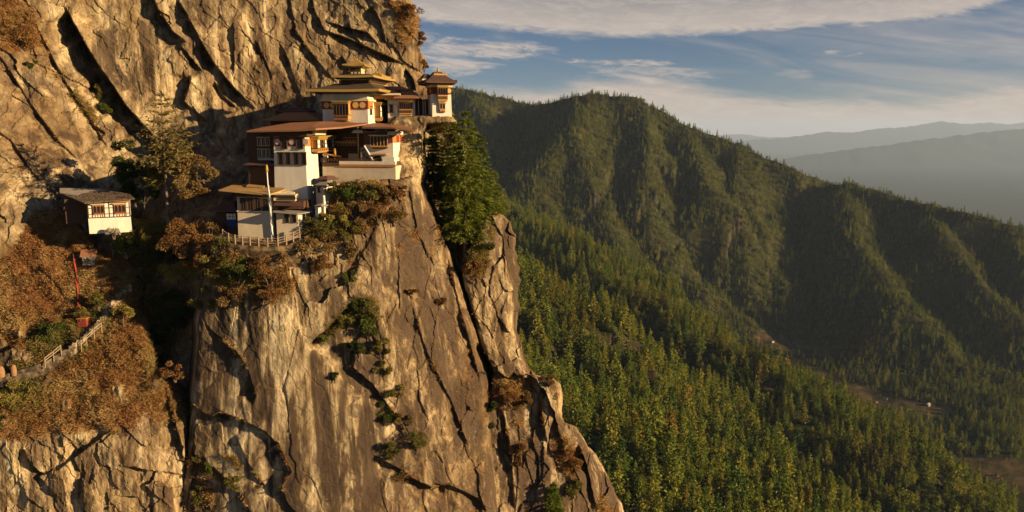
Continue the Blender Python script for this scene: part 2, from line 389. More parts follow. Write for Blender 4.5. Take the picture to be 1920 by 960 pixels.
def v_back(poly): return max(p[1] for p in poly) < 360
def cliff_depth(u, v, uR, full=True):
    """depth in metres of the rock along the ray of photo pixel (u, v), and masks"""
    # wobble of the outlines so that no edge is straight
    x0 = (u - 960) * .077; z0 = (240 - v) * .077
    wu = 7 * fbm(x0 * .16, z0 * .16, 0 * x0 + 3.3, 4); wv = 7 * fbm(x0 * .16, z0 * .16, 0 * x0 + 9.1, 4)
    su, svv = u + wu, v + wv
    db, dh, dn, du_, dl = D_back(u, v), D_hill(u, v), D_nose(u, v), D_butt(u, v), D_ledge(u, v)
    W = 1.1
    sh = sdist(su, svv, HILL); sn = sdist(su, svv, NOSE); sb = sdist(su, svv, BUTT); sl = sdist(u, v, LEDGE)
    dh = dh + mass_round(sh, 26, 1.6) + np.where(sh < 0, -sh * .35, 0)
    dn = dn + mass_round(sn, 16, 1.4) + np.where(sn < 0, -sn * W, 0)
    du_ = du_ + mass_round(sb, 9, .8) + np.where(sb < 0, -sb * W, 0)
    dl = dl + mass_round(sl, 8, .8) + np.where(sl < 0, -sl * 1.0, 0)
    ds = np.stack([db, dh, dn, du_, dl]); who = np.argmin(ds, 0); D = ds.min(0)
    cav = np.zeros(u.shape)
    fu, fv = u + wu * .45 + 1.5 * fbm(x0 * .8, z0 * .8, 0 * x0 + 5, 3), v + wv * .45 + 1.5 * fbm(x0 * .8, z0 * .8, 0 * x0 + 15, 3)
    for poly, amp, fall, sd in FAULTS:
        pu = [p[0] for p in poly]; pv = [p[1] for p in poly]
        pad = fall * 4 + 20
        m = (u > min(pu) - pad) & (u < max(pu) + pad) & (v > min(pv) - pad) & (v < max(pv) + pad)
        if not m.any(): continue
        d, side, arc, L = seg_dist(fu[m], fv[m], poly)
        tp = sstep(arc / L, -.02, .18) * sstep(1 - arc / L, -.02, .18) * (.45 + .75 * sstep(fbm(arc * .017, arc * 0 + poly[0][0] * .37, arc * 0, 3), -.25, .25))
        s = side * sd
        far = np.where(s > 0, sstep(d, 0, 3.0) * np.exp(-d / fall), 0.0) * sstep(L - np.abs(arc - L / 2) * 2 + 20, 0, 40)
        near = np.where(s <= 0, -.16 * np.exp(-d / (fall * .5)), 0.0) * np.sign(amp)
        amp = amp * (1.2 if v_back(poly) else 1)
        D[m] += abs(amp) * tp * (far if amp > 0 else np.where(s <= 0, sstep(d, 0, 3.) * np.exp(-d / fall), 0)) + abs(amp) * tp * near * (amp > 0)
        cav[m] = np.maximum(cav[m], np.exp(-d / 4) * tp)
    # ---- relief by mass
    ry = D
    x, yy, z = (u - 960) / F * ry, ry, (240 - v) / F * ry
    isb = sstep((who == 0).astype(float), 0, 1); ish = (who == 1) * 1.; isn = (who == 2) * 1.; isu = (who == 3) * 1.; isl = (who == 4) * 1.
    # slabs running from upper left to lower right on the back wall
    a = .62 * x - .78 * z; b = .78 * x + .62 * z
    wa = .9 * fbm(x * .09, z * .09, yy * .09 + 5, 5, .6)
    o1, e1 = facets(a / 19 + wa * .25, b / 8.5 + wa * .5, 11, .6, .5)
    o2, e2 = facets(a / 7 + wa * .4, b / 2.0 + wa * .8, 23, .55, .4)
    o3, e3 = facets(x / 1.5 + wa, z / 2.0 + wa, 31, .45, .5)
    # upright slabs on the nose and buttress
    wn = 1.3 * fbm(x * .12, z * .06, yy * .1 + 15, 4)
    p1, g1 = facets(x / 6.5 + wn * .5 + z * .03, z / 19 + wn * .35, 41, .5, .45)
    p2, g2 = facets(x / 2.4 + wn * .9 + z * .08, z / 6.5 + wn * .5, 53, .5, .5)
    rough = fbm(x * .35, z * .3, yy * .35, 6, .55)
    fine = fbm(x * 1.6, z * 1.3, yy * 1.6, 4, .6)
    big = fbm(x * .07, z * .07, yy * .07 + 2, 4)
    flute = fbm(x * .9, z * .09, yy * .3, 4, .6)
    flute2 = ridged(x * .45 + z * .05, z * .035, yy * .1 + 3, 3)
    crack = np.exp(-np.minimum(e1 * 2.4, e2 * 1.6) / .10)
    smb = 1 - .6 * np.maximum(np.exp(-(((u - 270) / 110) ** 2 + ((v - 150) / 90) ** 2)), np.exp(-(((u - 450) / 60) ** 2 + ((v - 110) / 100) ** 2)))
    dm = isb * (smb * (.55 * o1 + .50 * o2) + .26 * o3 + .30 * np.exp(-e1 / .035) * sstep(fbm(x * .2, z * .2, yy * 0 + 40, 3), -.1, .3) + .26 * rough + .14 * flute + .08 * flute2)
    calm = 1 - .72 * sstep(u, 350, 420) * sstep(-u, -800, -700) * sstep(v, 560, 660)
    dm += (isn + isu + isl) * (calm * ((.66 + .7 * isu) * p1 + (.36 + .3 * isu) * p2) + (.03 + .12 * calm + .22 * isu) * o3 + (.08 + .30 * calm) * rough + calm * (.07 * flute + .08 * flute2) + .12 * np.exp(-g1 / .03) * sstep(rough, 0, .3))
    low = sstep(v + 40 * big + 20 * rough, 760, 850)
    dm += ish * ((1 - low) * (1.1 * rough + .5 * ridged(x * .3, z * .3, yy * .3, 4)) + low * (1.0 * o2 + .5 * p2 + .25 * o3 + .4 * rough + .2 * flute))
    outc = ish * (1 - low) * sstep(fbm(x * .16, z * .22, yy * .16 + 60, 4), .20, .34)
    dm += -.55 * outc * (1 + .6 * o3) + .25 * outc * p2
    dm += .10 * (1 - .6 * isn * (1 - calm) / .72) * fine + 1.1 * big * (.55 * isb + .35 * ish + .3 * isu)
    D = D + dm
    if not full: return D
    # ---- where things grow on the rock
    n1 = fbm(x * .12, z * .12, yy * .12 + 31, 5, .6); n2 = fbm(x * .6, z * .6, yy * .6 + 8, 4, .6)
    def blob(cu, cv, ru, rv, rot=0.):
        c, s = math.cos(R(rot)), math.sin(R(rot)); du = u - cu; dv = v - cv
        return np.exp(-(((du * c + dv * s) / ru) ** 2 + ((-du * s + dv * c) / rv) ** 2))
    g = ish * (1.15 - 1.4 * sstep(v + 70 * n1 + 40 * n2 + (u - 150) * .06, 770, 850)) - ish * (.9 * blob(225, 735, 22, 34, -30) + .8 * blob(30, 665, 70, 10, -30) + .5 * blob(270, 800, 20, 60, 0))
    for bl in ((20, 40, 60, 60, 0, 1.1), (90, 110, 24, 110, -35, .55), (160, 200, 16, 70, -38, .7), (20, 160, 26, 60, -30, .35), (765, 50, 26, 46, 15, 1.0), (745, 10, 40, 16, 0, .9), (795, 118, 10, 16, 0, .8),
               (60, 300, 14, 70, -30, .35), (300, 470, 90, 60, 0, .9), (310, 600, 50, 90, 0, .9), (330, 790, 14, 60, 0, .35), (460, 500, 90, 46, 0, 1.2), (680, 360, 80, 34, 10, 1.15), (630, 400, 30, 60, 20, .9),
               (640, 600, 80, 16, -40, 1.0), (690, 600, 26, 60, 10, .8), (740, 720, 30, 90, -35, .4), (520, 540, 60, 22, -30, .8), (890, 470, 30, 50, 0, 1.1), (955, 735, 40, 34, 0, 1.1), (975, 830, 40, 70, -10, .55), (1065, 860, 34, 60, -20, .9), (1130, 950, 30, 60, -20, .7), (380, 880, 60, 12, 30, .8), (380, 930, 30, 40, 0, .6), (430, 860, 40, 12, 35, .6), (770, 830, 40, 60, 0, .45), (770, 440, 40, 60, 25, .35), (920, 440, 16, 40, 20, .5), (830, 420, 24, 70, 25, .6)):
        g = np.maximum(g, bl[5] * blob(*bl[:5]))
    g = np.maximum(g * (1 - .85 * outc), .62 * cav * (isn + isu + .7 * isb))
    grass = np.clip(sstep(g + .55 * n1 + .5 * n2, .38, .72), 0, 1)
    green = np.clip(np.maximum.reduce([blob(40, 720, 60, 60), blob(120, 640, 60, 40), blob(190, 580, 30, 40), blob(300, 500, 80, 110), blob(310, 620, 40, 100), blob(460, 520, 70, 40) * .8, blob(650, 360, 60, 30) * .6, blob(640, 600, 90, 30, -40), blob(690, 600, 40, 80), blob(410, 870, 80, 20, 30), blob(900, 440, 40, 80), blob(170, 190, 40, 80, -38) * .6, blob(350, 800, 20, 60)]) + .3 * n1, 0, 1)
    pale = np.clip(np.maximum.reduce([blob(455, 840, 62, 50, 25), blob(930, 610, 34, 70, 0), blob(560, 930, 60, 36, 0) * .6, blob(90, 880, 110, 34) * .85, blob(225, 935, 90, 50) * .8, blob(225, 735, 34, 40, -30) * .7, blob(1047, 760, 14, 26) * 1.1, blob(620, 470, 50, 60) * .5, blob(320, 740, 14, 40) * .7, blob(560, 460, 40, 40) * .3, blob(270, 150, 80, 60, 40) * .55, blob(450, 110, 40, 100, 10) * .6, blob(650, 30, 50, 40) * .4, blob(780, 320, 20, 50) * .8]) + .35 * n1, 0, 1)
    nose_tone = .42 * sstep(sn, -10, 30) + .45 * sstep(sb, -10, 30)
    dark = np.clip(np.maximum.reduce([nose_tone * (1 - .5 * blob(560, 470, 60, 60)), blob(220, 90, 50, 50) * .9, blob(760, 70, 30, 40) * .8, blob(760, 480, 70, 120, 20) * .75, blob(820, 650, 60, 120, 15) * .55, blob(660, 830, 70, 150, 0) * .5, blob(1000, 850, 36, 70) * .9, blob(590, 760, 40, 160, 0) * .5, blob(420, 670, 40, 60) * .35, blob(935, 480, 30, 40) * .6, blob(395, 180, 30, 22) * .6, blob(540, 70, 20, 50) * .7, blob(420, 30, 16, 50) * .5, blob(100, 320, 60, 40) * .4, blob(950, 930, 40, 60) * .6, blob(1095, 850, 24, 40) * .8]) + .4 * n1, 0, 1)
    brown = np.clip((isn * sstep(u + .25 * (v - 600), 560, 720) + .9 * isu) * (1 - .8 * pale) + .35 * ish + .25 * isb * sstep(n1, -.1, .4), 0, 1)
    streak = np.clip(isn * np.maximum.reduce([1.15 * blob(560, 800, 230, 260), blob(520, 620, 150, 90), .6 * blob(820, 560, 60, 140), .45 * blob(720, 460, 80, 140)]) + isb * np.maximum.reduce([blob(285, 140, 110, 80), blob(460, 100, 70, 110), blob(120, 330, 70, 60), .8 * blob(640, 40, 80, 50), .6 * blob(730, 120, 60, 60)]) + isu * np.maximum(blob(930, 600, 40, 90), .5) + ish * sstep(v, 800, 860) * .8, 0, 1)
    return D, dict(streak=streak, brown=brown, grass=grass, green=green, pale=pale, dark=dark, cav=cav), who

vv = np.concatenate([np.arange(-900, -60, 14.), np.arange(-60, 1010, 1.9), np.arange(1010, 1500, 10.)])
ev = np.array([e[0] for e in EDGE], float); eu = np.array([e[1] for e in EDGE], float)
uR1 = np.interp(vv, ev, eu)
zz = vv * .077
_kn = np.cumsum(np.random.RandomState(3).uniform(9, 30, 260)) - 950; uR1 = uR1 + np.interp(vv, _kn, np.random.RandomState(4).uniform(-5, 5, 260)) * sstep(vv, -900, 0)
uR1 = uR1 + 3.0 * fbm(zz * .25, 0 * zz + 1.7, 0 * zz, 3) + 2.2 * fbm(zz * 1.1, 0 * zz + 4.7, 0 * zz, 3)
s_ = np.concatenate([np.linspace(-700, -40, 50)[:-1]])
ncol = 560
uin = np.array([uR1[max(0, i - 22):i + 23].min() for i in range(len(vv))]) - 36
uin = np.convolve(np.pad(uin, 25, 'edge'), np.hanning(51) / np.hanning(51).sum(), 'valid')
uin = np.minimum(uin, uR1 - 12)
tt = np.linspace(0, 1, ncol); to = np.linspace(0, 1, 61)[1:]
U = np.concatenate([np.repeat(s_[None], len(vv), 0), -40 + (uin[:, None] + 40) * tt[None], uin[:, None] + (uR1 - uin)[:, None] * to[None]], 1)
V = np.repeat(vv[:, None], U.shape[1], 1)
UR = np.repeat(uR1[:, None], U.shape[1], 1)
D0, MASK, WHO = cliff_depth(U, V, UR)
edge_px = np.clip(UR - U, 0, None)
rr = 22 + 10 * fbm(V * .02, V * 0 + 2, V * 0, 3)
D0 = D0 + mass_round(edge_px, rr, 2.2)
# the rock turns the corner and goes back into the mountain
nw_ = 70
tb = np.linspace(0, 1, nw_ + 1)[1:]
uRs = np.convolve(np.pad(uR1, 30, 'edge'), np.hanning(61) / np.hanning(61).sum(), 'valid'); uRs = np.minimum(uRs, uR1 + 6) - 8
bl_ = np.clip(tb[None] * 2.2, 0, 1) ** .6
Ub = uR1[:, None] * (1 - bl_) + uRs[:, None] * bl_ - 16 * (tb[None] ** .6); Vb = np.repeat(vv[:, None], nw_, 1)
Db = D0[:, -1:] + 90 * tb[None] ** 1.5 + 1.5 * fbm(Vb * .03, tb[None] * 8 + Vb * 0, Vb * 0 + 3, 4) * sstep(tb[None], 0, .2)
U2 = np.concatenate([U, Ub], 1); V2 = np.concatenate([V, Vb], 1); D2 = np.concatenate([D0, Db], 1)
def unproject(u, v, D):
    dx = (u - 960) / F; dz = (480 - v) / F; y = CP + dz * SP; z = -SP + dz * CP
    return np.stack([dx / y * D, D, z / y * D], -1)
VC = unproject(U2, V2, D2)
_w = VC[:, -nw_:]; _r = sstep(tb[None], 0, .12)
_p, _g = facets(_w[..., 1] / 7 + .04 * _w[..., 2], _w[..., 2] / 12, 71, .5, .5); _q, _g = facets(_w[..., 1] / 2.4, _w[..., 2] / 4.5, 73, .5, .5)
_w[..., 0] -= _r * np.clip(2.6 + 1.6 * _p + .8 * _q + 2.4 * fbm(_w[..., 1] * .1, _w[..., 2] * .1, _w[..., 1] * 0, 5), 0, 9)
MK = {k: np.concatenate([m, np.repeat(m[:, -1:], nw_, 1)], 1) for k, m in MASK.items()}

def cliff_at(u, v):
    """depth of the finished rock surface at a photo pixel (nearest grid point)"""
    r = int(np.argmin(np.abs(vv - v))); c = int(np.argmin(np.abs(U[r] - u)))
    return float(D0[r, c])
def on_cliff(u, v, sink=0.0):
    return P(u, v, cliff_at(u, v) + sink)

# ---- rock material
m, t, b = new_mat('cliff_rock')
geo = t.add('ShaderNodeNewGeometry'); pos = geo.outputs['Position']
A = {k: t.attr(k) for k in ('grass', 'green', 'pale', 'dark', 'cav', 'brown', 'streak')}
n_big = t.noise(t.scale(pos, (1, 1, .7)), .09, 6, .62, .8)
n_mid = t.noise(t.scale(pos, (1, 1, .8)), .45, 7, .65, .5)
n_fin = t.noise(pos, 2.6, 6, .7)
n_str = t.noise(t.scale(pos, (1, 1, .05)), .42, 5, .62, .5)
n_st2 = t.noise(t.scale(pos, (1, 1, .035)), 1.15, 5, .62, .3)
n_st3 = t.noise(t.scale(pos, (1, 1, .09)), .14, 5, .58, .6)
n_dia = t.noise(t.scale(t.scale(pos, (1, 1, 1), (0, R(-40), 0)), (1, 1, .12)), .5, 6, .65, .6)
c = t.ramp(n_mid, [(.34, (.11, .078, .045)), (.45, (.235, .172, .094)), (.56, (.36, .275, .15)), (.68, (.50, .405, .235))])
c = t.mix(t.smooth(n_big, .46, .56), c, t.mix(1., c, (.60, .52, .45), 'MULTIPLY'))
c = t.mix(t.math('MULTIPLY', t.smooth(n_dia, .51, .58), .6), c, (.17, .115, .068))
c = t.mix(t.math('MULTIPLY', A['brown'], .8), c, t.mix(1., c, (.66, .54, .44), 'MULTIPLY'))
pf = t.math('MULTIPLY', A['pale'], t.smooth(t.math('ADD', n_str, t.math('MULTIPLY', n_mid, .4)), .50, .78))
c = t.mix(t.math('MULTIPLY', pf, .85), c, (.60, .44, .22))
n_sk = t.math('ADD', t.math('MULTIPLY', n_str, .55), t.math('ADD', t.math('MULTIPLY', n_st2, .30), t.math('MULTIPLY', n_st3, .15)))
c = t.mix(t.math('MULTIPLY', A['streak'], .96), c, t.ramp(t.math('ADD', n_sk, t.lin(n_mid, .3, .7, -.02, .02)), [(.435, (.040, .026, .017)), (.468, (.095, .062, .036)), (.497, (.20, .138, .075)), (.53, (.36, .265, .14)), (.575, (.60, .475, .28))]))
c = t.mix(t.math('MULTIPLY', t.smooth(n_st3, .47, .56), .45), c, t.mix(1., c, (.46, .40, .35), 'MULTIPLY'))
c = t.mix(t.math('MULTIPLY', t.smooth(n_st3, .43, .34), .5), c, t.mix(1., c, (1.35, 1.3, 1.2), 'MULTIPLY'))
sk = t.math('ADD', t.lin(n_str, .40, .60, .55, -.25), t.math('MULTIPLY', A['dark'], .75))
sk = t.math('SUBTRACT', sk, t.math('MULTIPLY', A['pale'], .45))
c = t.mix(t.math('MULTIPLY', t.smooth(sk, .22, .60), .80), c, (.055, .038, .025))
c = t.mix(t.math('MULTIPLY', t.smooth(n_st2, .53, .60), .55), c, (.075, .046, .027))
c = t.mix(t.math('MULTIPLY', A['brown'], t.math('MULTIPLY', t.smooth(t.noise(t.scale(pos, (1, 1, .6)), .5, 7, .72, 1.2), .49, .55), .72)), c, (.075, .050, .034))
lich = t.smooth(t.math('ADD', n_fin, t.math('MULTIPLY', A['dark'], .10)), .60, .72)
c = t.mix(t.math('MULTIPLY', lich, .6), c, (.070, .048, .032))
c = t.mix(t.math('MULTIPLY', t.math('MULTIPLY', t.smooth(n_fin, .40, .32), .3), t.math('SUBTRACT', 1.0, A['streak'])), c, (.58, .50, .36))
nz = t.add('ShaderNodeSeparateXYZ'); t.l.new(geo.outputs['True Normal'], nz.inputs[0])
flat = t.math('MULTIPLY', t.smooth(nz.outputs[2], .55, .85), t.smooth(n_mid, .40, .58))
gr = t.math('MAXIMUM', A['grass'], t.math('MULTIPLY', flat, .75))
gcol = t.ramp(n_fin, [(.25, (.075, .042, .018)), (.48, (.17, .088, .034)), (.6, (.24, .14, .052)), (.8, (.32, .21, .085))])
gcol = t.mix(t.math('MULTIPLY', A['green'], .85), gcol, t.ramp(n_fin, [(.3, (.018, .024, .008)), (.6, (.055, .062, .017)), (.8, (.11, .095, .03))]))
c = t.mix(gr, c, gcol)
c = t.mix(t.math('MULTIPLY', A['cav'], .35), c, (.05, .036, .025))
t.l.new(c, b.inputs['Base Color']); b.inputs['Roughness'].default_value = .9; b.inputs['Specular IOR Level'].default_value = 0
h = t.math('ADD', t.math('MULTIPLY', n_fin, .35), t.math('ADD', t.math('MULTIPLY', n_mid, .8), t.math('MULTIPLY', n_st2, .25)))
bn = t.add('ShaderNodeBump'); t.l.new(t.lin(A['streak'], 0, 1, .6, .22), bn.inputs['Strength']); bn.inputs['Distance'].default_value = .5
t.l.new(h, bn.inputs['Height']); t.l.new(bn.outputs[0], b.inputs['Normal'])
M_ROCK = m
fc = grid_faces(*U2.shape)
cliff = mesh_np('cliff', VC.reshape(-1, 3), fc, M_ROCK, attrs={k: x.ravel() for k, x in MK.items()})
tag(cliff, kind='structure')
# ================================================================== the forested mountains across the valley
def rp(pts): return [tuple(P(u, v, Y)) for u, v, Y in pts]
RIDGES = [   # (crest through photographed points, slope of its sides)
    (rp([(500, 160, 3300), (700, 152, 3100), (860, 160, 2900), (920, 175, 2850), (1000, 193, 2800), (1045, 188, 2700), (1095, 172, 2600), (1180, 178, 2550), (1240, 204, 2500), (1300, 229, 2450), (1370, 257, 2400), (1440, 289, 2350), (1500, 312, 2300), (1560, 336, 2300), (1640, 384, 2250), (1720, 450, 2150), (1850, 560, 2050)]), 2.2),
    (rp([(1515, 352, 2290), (1600, 337, 2220), (1700, 366, 2120), (1800, 388, 2020), (1920, 419, 1930), (2100, 480, 1850), (2300, 560, 1750)]), 2.0),
    (rp([(880, 168, 2880), (905, 215, 2700), (925, 260, 2560), (945, 320, 2420)]), 1.25),
    (rp([(1100, 172, 2600), (1068, 235, 2420), (1015, 295, 2300), (985, 345, 2200)]), 1.0),
    (rp([(1085, 205, 2520), (1082, 270, 2350), (1076, 310, 2260)]), 1.1),
    (rp([(1185, 180, 2550), (1208, 255, 2380), (1205, 330, 2200), (1225, 400, 2080), (1270, 470, 1980), (1330, 530, 1900), (1420, 605, 1820), (1500, 660, 1740)]), 1.15),
    (rp([(1130, 330, 2280), (1120, 400, 2080), (1150, 460, 1930)]), 1.0),
    (rp([(1300, 229, 2450), (1322, 290, 2320), (1348, 345, 2170), (1400, 430, 2060), (1470, 510, 1960), (1560, 590, 1860), (1640, 655, 1760)]), 1.15),
    (rp([(1390, 262, 2390), (1396, 330, 2250), (1430, 400, 2130), (1490, 470, 2030), (1560, 530, 1940)]), 1.25),
    (rp([(1600, 337, 2220), (1612, 400, 2060), (1640, 480, 1890), (1700, 560, 1740), (1770, 630, 1630)]), 1.15),
    (rp([(1740, 376, 2080), (1775, 440, 1920), (1850, 530, 1760), (1960, 610, 1630)]), 1.2),
    (rp([(1900, 412, 1945), (1960, 500, 1790), (2080, 600, 1640)]), 1.2),
    (rp([(780, 300, 1800), (900, 352, 1620), (940, 381, 1560), (1000, 407, 1460), (1080, 449, 1330), (1160, 505, 1210), (1230, 556, 1110), (1310, 612, 1030), (1400, 668, 960), (1470, 712, 910), (1560, 775, 850), (1650, 845, 790), (1760, 935, 720)]), 1.1, 50),
    (rp([(900, 470, 800), (960, 520, 770), (1000, 580, 745), (1060, 625, 720), (1130, 695, 690), (1210, 768, 655), (1290, 838, 620), (1380, 910, 585), (1480, 990, 545), (1650, 1120, 480)]), .95, 45),
    (rp([(1000, 700, 520), (1080, 800, 480), (1150, 900, 440), (1240, 1020, 400)]), .8),
]
fa = P(1450, 668, 1760); fb = P(1660, 768, 1400); fcn = P(1850, 885, 1130)
nrm = (fb - fa).cross(fcn - fa); nrm.normalize()
def floor_z(x, y): return fa.z - (nrm.x * (x - fa.x) + nrm.y * (y - fa.y)) / nrm.z
def terrain_z(x, y):
    wx = x + 62 * fbm(x / 300., y / 300., x * 0 + 1.5, 4); wy = y + 62 * fbm(x / 300., y / 300., x * 0 + 7.5, 4)
    best = np.full(x.shape, -1e5); dd = np.zeros(x.shape)
    for pts, k, *rad in RIDGES:
        rd = rad[0] if rad else 26
        for (x0, y0, z0), (x1, y1, z1) in zip(pts[:-1], pts[1:]):
            dx, dy = x1 - x0, y1 - y0; L2 = dx * dx + dy * dy
            q = np.clip(((wx - x0) * dx + (wy - y0) * dy) / L2, 0, 1)
            d = np.hypot(wx - x0 - q * dx, wy - y0 - q * dy)
            h = z0 + q * (z1 - z0) - k * (np.sqrt(d * d + rd ** 2) - rd)
            best = np.where(h > best, h, best); 
            dd = np.where(h >= best, d, dd)
    fz = np.clip(floor_z(x, y), -640, -490) + 10 * fbm(x / 120., y / 120., x * 0 + 4, 4)
    gul = 55 * (ridged(x / 260., y / 420., x * 0 + 2.2, 3) - .1) * sstep(dd, 25, 200) + 26 * (ridged(wx / 120., wy / 190., x * 0 + 12, 3) - .1) * sstep(dd, 10, 110) + 5 * fbm(x / 60., y / 60., x * 0, 4)
    h = best + gul - 8
    k = 16.
    m = np.maximum(h, fz)
    return m + np.log(np.exp((h - m) / k) + np.exp((fz - m) / k)) * k
taz = np.radians(np.arange(-16, 44, .085)); trg = np.exp(np.linspace(math.log(230), math.log(4600), 380))
TA, TR = np.meshgrid(taz, trg)
TX = TR * np.sin(TA); TY = TR * np.cos(TA)
TZ = terrain_z(TX, TY)
# the slope right under the camera falls away
CLEAR = [[(1405, 628), (1450, 618), (1520, 640), (1570, 660), (1550, 672), (1490, 660), (1430, 650)], [(1455, 672), (1500, 676), (1580, 712), (1660, 738), (1760, 765), (1800, 790), (1740, 786), (1640, 762), (1560, 728), (1480, 692)],
         [(1780, 852), (1830, 856), (1960, 868), (1960, 925), (1870, 918), (1800, 885)], [(1690, 752), (1780, 760), (1790, 778), (1700, 772)], [(1425, 725), (1450, 715), (1462, 738), (1440, 752)]]
tu, tv = proj(TX, TY, TZ)
clr = np.full(TX.shape, -1e3)
for poly in CLEAR: clr = np.maximum(clr, sdist(tu + 8 * fbm(TX / 40., TY / 40., TX * 0, 3), tv + 6 * fbm(TX / 40., TY / 40., TX * 0 + 5, 3), poly))
clr_m = sstep(clr, -6, 3)
m, t, b = new_mat('forest_floor')
geo = t.add('ShaderNodeNewGeometry'); pos = geo.outputs['Position']
n1 = t.noise(pos, .012, 6, .6); n2 = t.noise(pos, .09, 6, .65)
c = t.ramp(n2, [(.3, (.016, .018, .007)), (.55, (.040, .040, .013)), (.75, (.075, .062, .022))])
sp = t.add('ShaderNodeSeparateXYZ'); t.l.new(geo.outputs['True Normal'], sp.inputs[0])
c = t.mix(t.smooth(sp.outputs[2], .48, .34), c, t.ramp(n2, [(.3, (.03, .024, .014)), (.6, (.075, .055, .034)), (.8, (.13, .095, .06))]))
c = t.mix(t.math('MULTIPLY', t.attr('clear'), .9), c, t.ramp(n2, [(.3, (.045, .034, .014)), (.5, (.09, .058, .024)), (.7, (.14, .10, .04))]))
t.l.new(c, b.inputs['Base Color']); b.inputs['Roughness'].default_value = 1; b.inputs['Specular IOR Level'].default_value = 0
terr = mesh_np('mountain_terrain', np.stack([TX, TY, TZ], -1).reshape(-1, 3), grid_faces(*TX.shape)[:, ::-1], m, attrs={'clear': clr_m.ravel()}, smooth=True)
tag(terr, kind='structure')

# ---- far ranges, and the low ground out to the horizon
FS = 4.4
def rps(pts): return [tuple(P(u, v, Y * FS)) for u, v, Y in pts]
FAR = [
    (rps([(1150, 330, 5200), (1400, 310, 5200), (1500, 293, 5300), (1600, 279, 5400), (1700, 266, 5500), (1760, 258, 5600), (1850, 247, 5700), (1930, 240, 5800), (2200, 215, 6000), (2500, 230, 6000)]), .34),
    (rps([(1000, 320, 8000), (1200, 300, 8000), (1330, 285, 8200), (1400, 262, 8500), (1470, 258, 8700), (1556, 246, 9000), (1600, 249, 9000), (1650, 240, 9200), (1700, 238, 9300), (1765, 227, 9500), (1810, 232, 9600), (1855, 229, 9700), (1890, 233, 9800), (1930, 228, 10000), (2300, 222, 10500)]), .30),
    (rps([(300, 262, 12500), (900, 262, 12500), (1300, 262, 12500), (1370, 250, 12500), (1420, 254, 12500), (1480, 258, 12500), (1600, 250, 13000), (2400, 240, 13000)]), .28),
]
def far_z(x, y):
    best = np.full(x.shape, -1090.)
    wx = x + 90 * fbm(x / 900., y / 900., x * 0 + 1, 4); wy = y + 240 * fbm(x / 900., y / 900., x * 0 + 6, 4)
    for pts, k in FAR:
        for (x0, y0, z0), (x1, y1, z1) in zip(pts[:-1], pts[1:]):
            dx, dy = x1 - x0, y1 - y0
            q = np.clip(((wx - x0) * dx + (wy - y0) * dy) / (dx * dx + dy * dy), 0, 1)
            d = np.hypot(wx - x0 - q * dx, wy - y0 - q * dy)
            best = np.maximum(best, z0 + q * (z1 - z0) - k * (np.sqrt(d * d + 60 ** 2) - 60))
    return best + 60 * (ridged(x / 900., y / 900., x * 0, 5) - .5) * sstep(best, -1050, -300) * sstep(-best, -60, 160) + 9 * fbm(x / 160., y / 160., x * 0, 4)
faz = np.radians(np.arange(-30, 52, .13)); frg = np.exp(np.linspace(math.log(4300), math.log(62000), 240))
FA, FR = np.meshgrid(faz, frg); FX = FR * np.sin(FA); FY = FR * np.cos(FA); FZ = far_z(FX, FY)
mf = simple('far_forest', (.045, .055, .028), rough=1, var=.3, scale=.004)
far = mesh_np('far_mountains', np.stack([FX, FY, FZ], -1).reshape(-1, 3), grid_faces(*FX.shape)[:, ::-1], mf, smooth=True)
tag(far, kind='structure')
gx = np.linspace(-60000, 60000, 41); GX, GY = np.meshgrid(gx, np.linspace(-40000, 70000, 41))
gnd = mesh_np('ground', np.stack([GX, GY, GX * 0 - 1100], -1).reshape(-1, 3), grid_faces(41, 41), mf)
tag(gnd, kind='structure')

# ---- haze: one closed box of even pale air round the camera and everything in it
hx0, hx1, hy0, hy1, hz0, hz1 = -61000, 61000, -41000, 71000, -1206, 470
hv = [(x, y, z) for z in (hz0, hz1) for y in (hy0, hy1) for x in (hx0, hx1)]
hf = [(0, 2, 3, 1), (4, 5, 7, 6), (0, 1, 5, 4), (2, 6, 7, 3), (0, 4, 6, 2), (1, 3, 7, 5)]
hm = bpy.data.materials.new('haze_air'); hm.use_nodes = True; hm.node_tree.nodes.clear()
pv = hm.node_tree.nodes.new('ShaderNodeVolumePrincipled'); pv.inputs['Color'].default_value = (.60, .75, 1, 1)
pv.inputs['Density'].default_value = 2.1e-5; pv.inputs['Anisotropy'].default_value = .1
ho = hm.node_tree.nodes.new('ShaderNodeOutputMaterial'); hm.node_tree.links.new(pv.outputs[0], ho.inputs['Volume'])
haze = mesh_np('haze', hv, hf, hm); tag(haze, kind='stuff')
haze.display_type = 'WIRE'
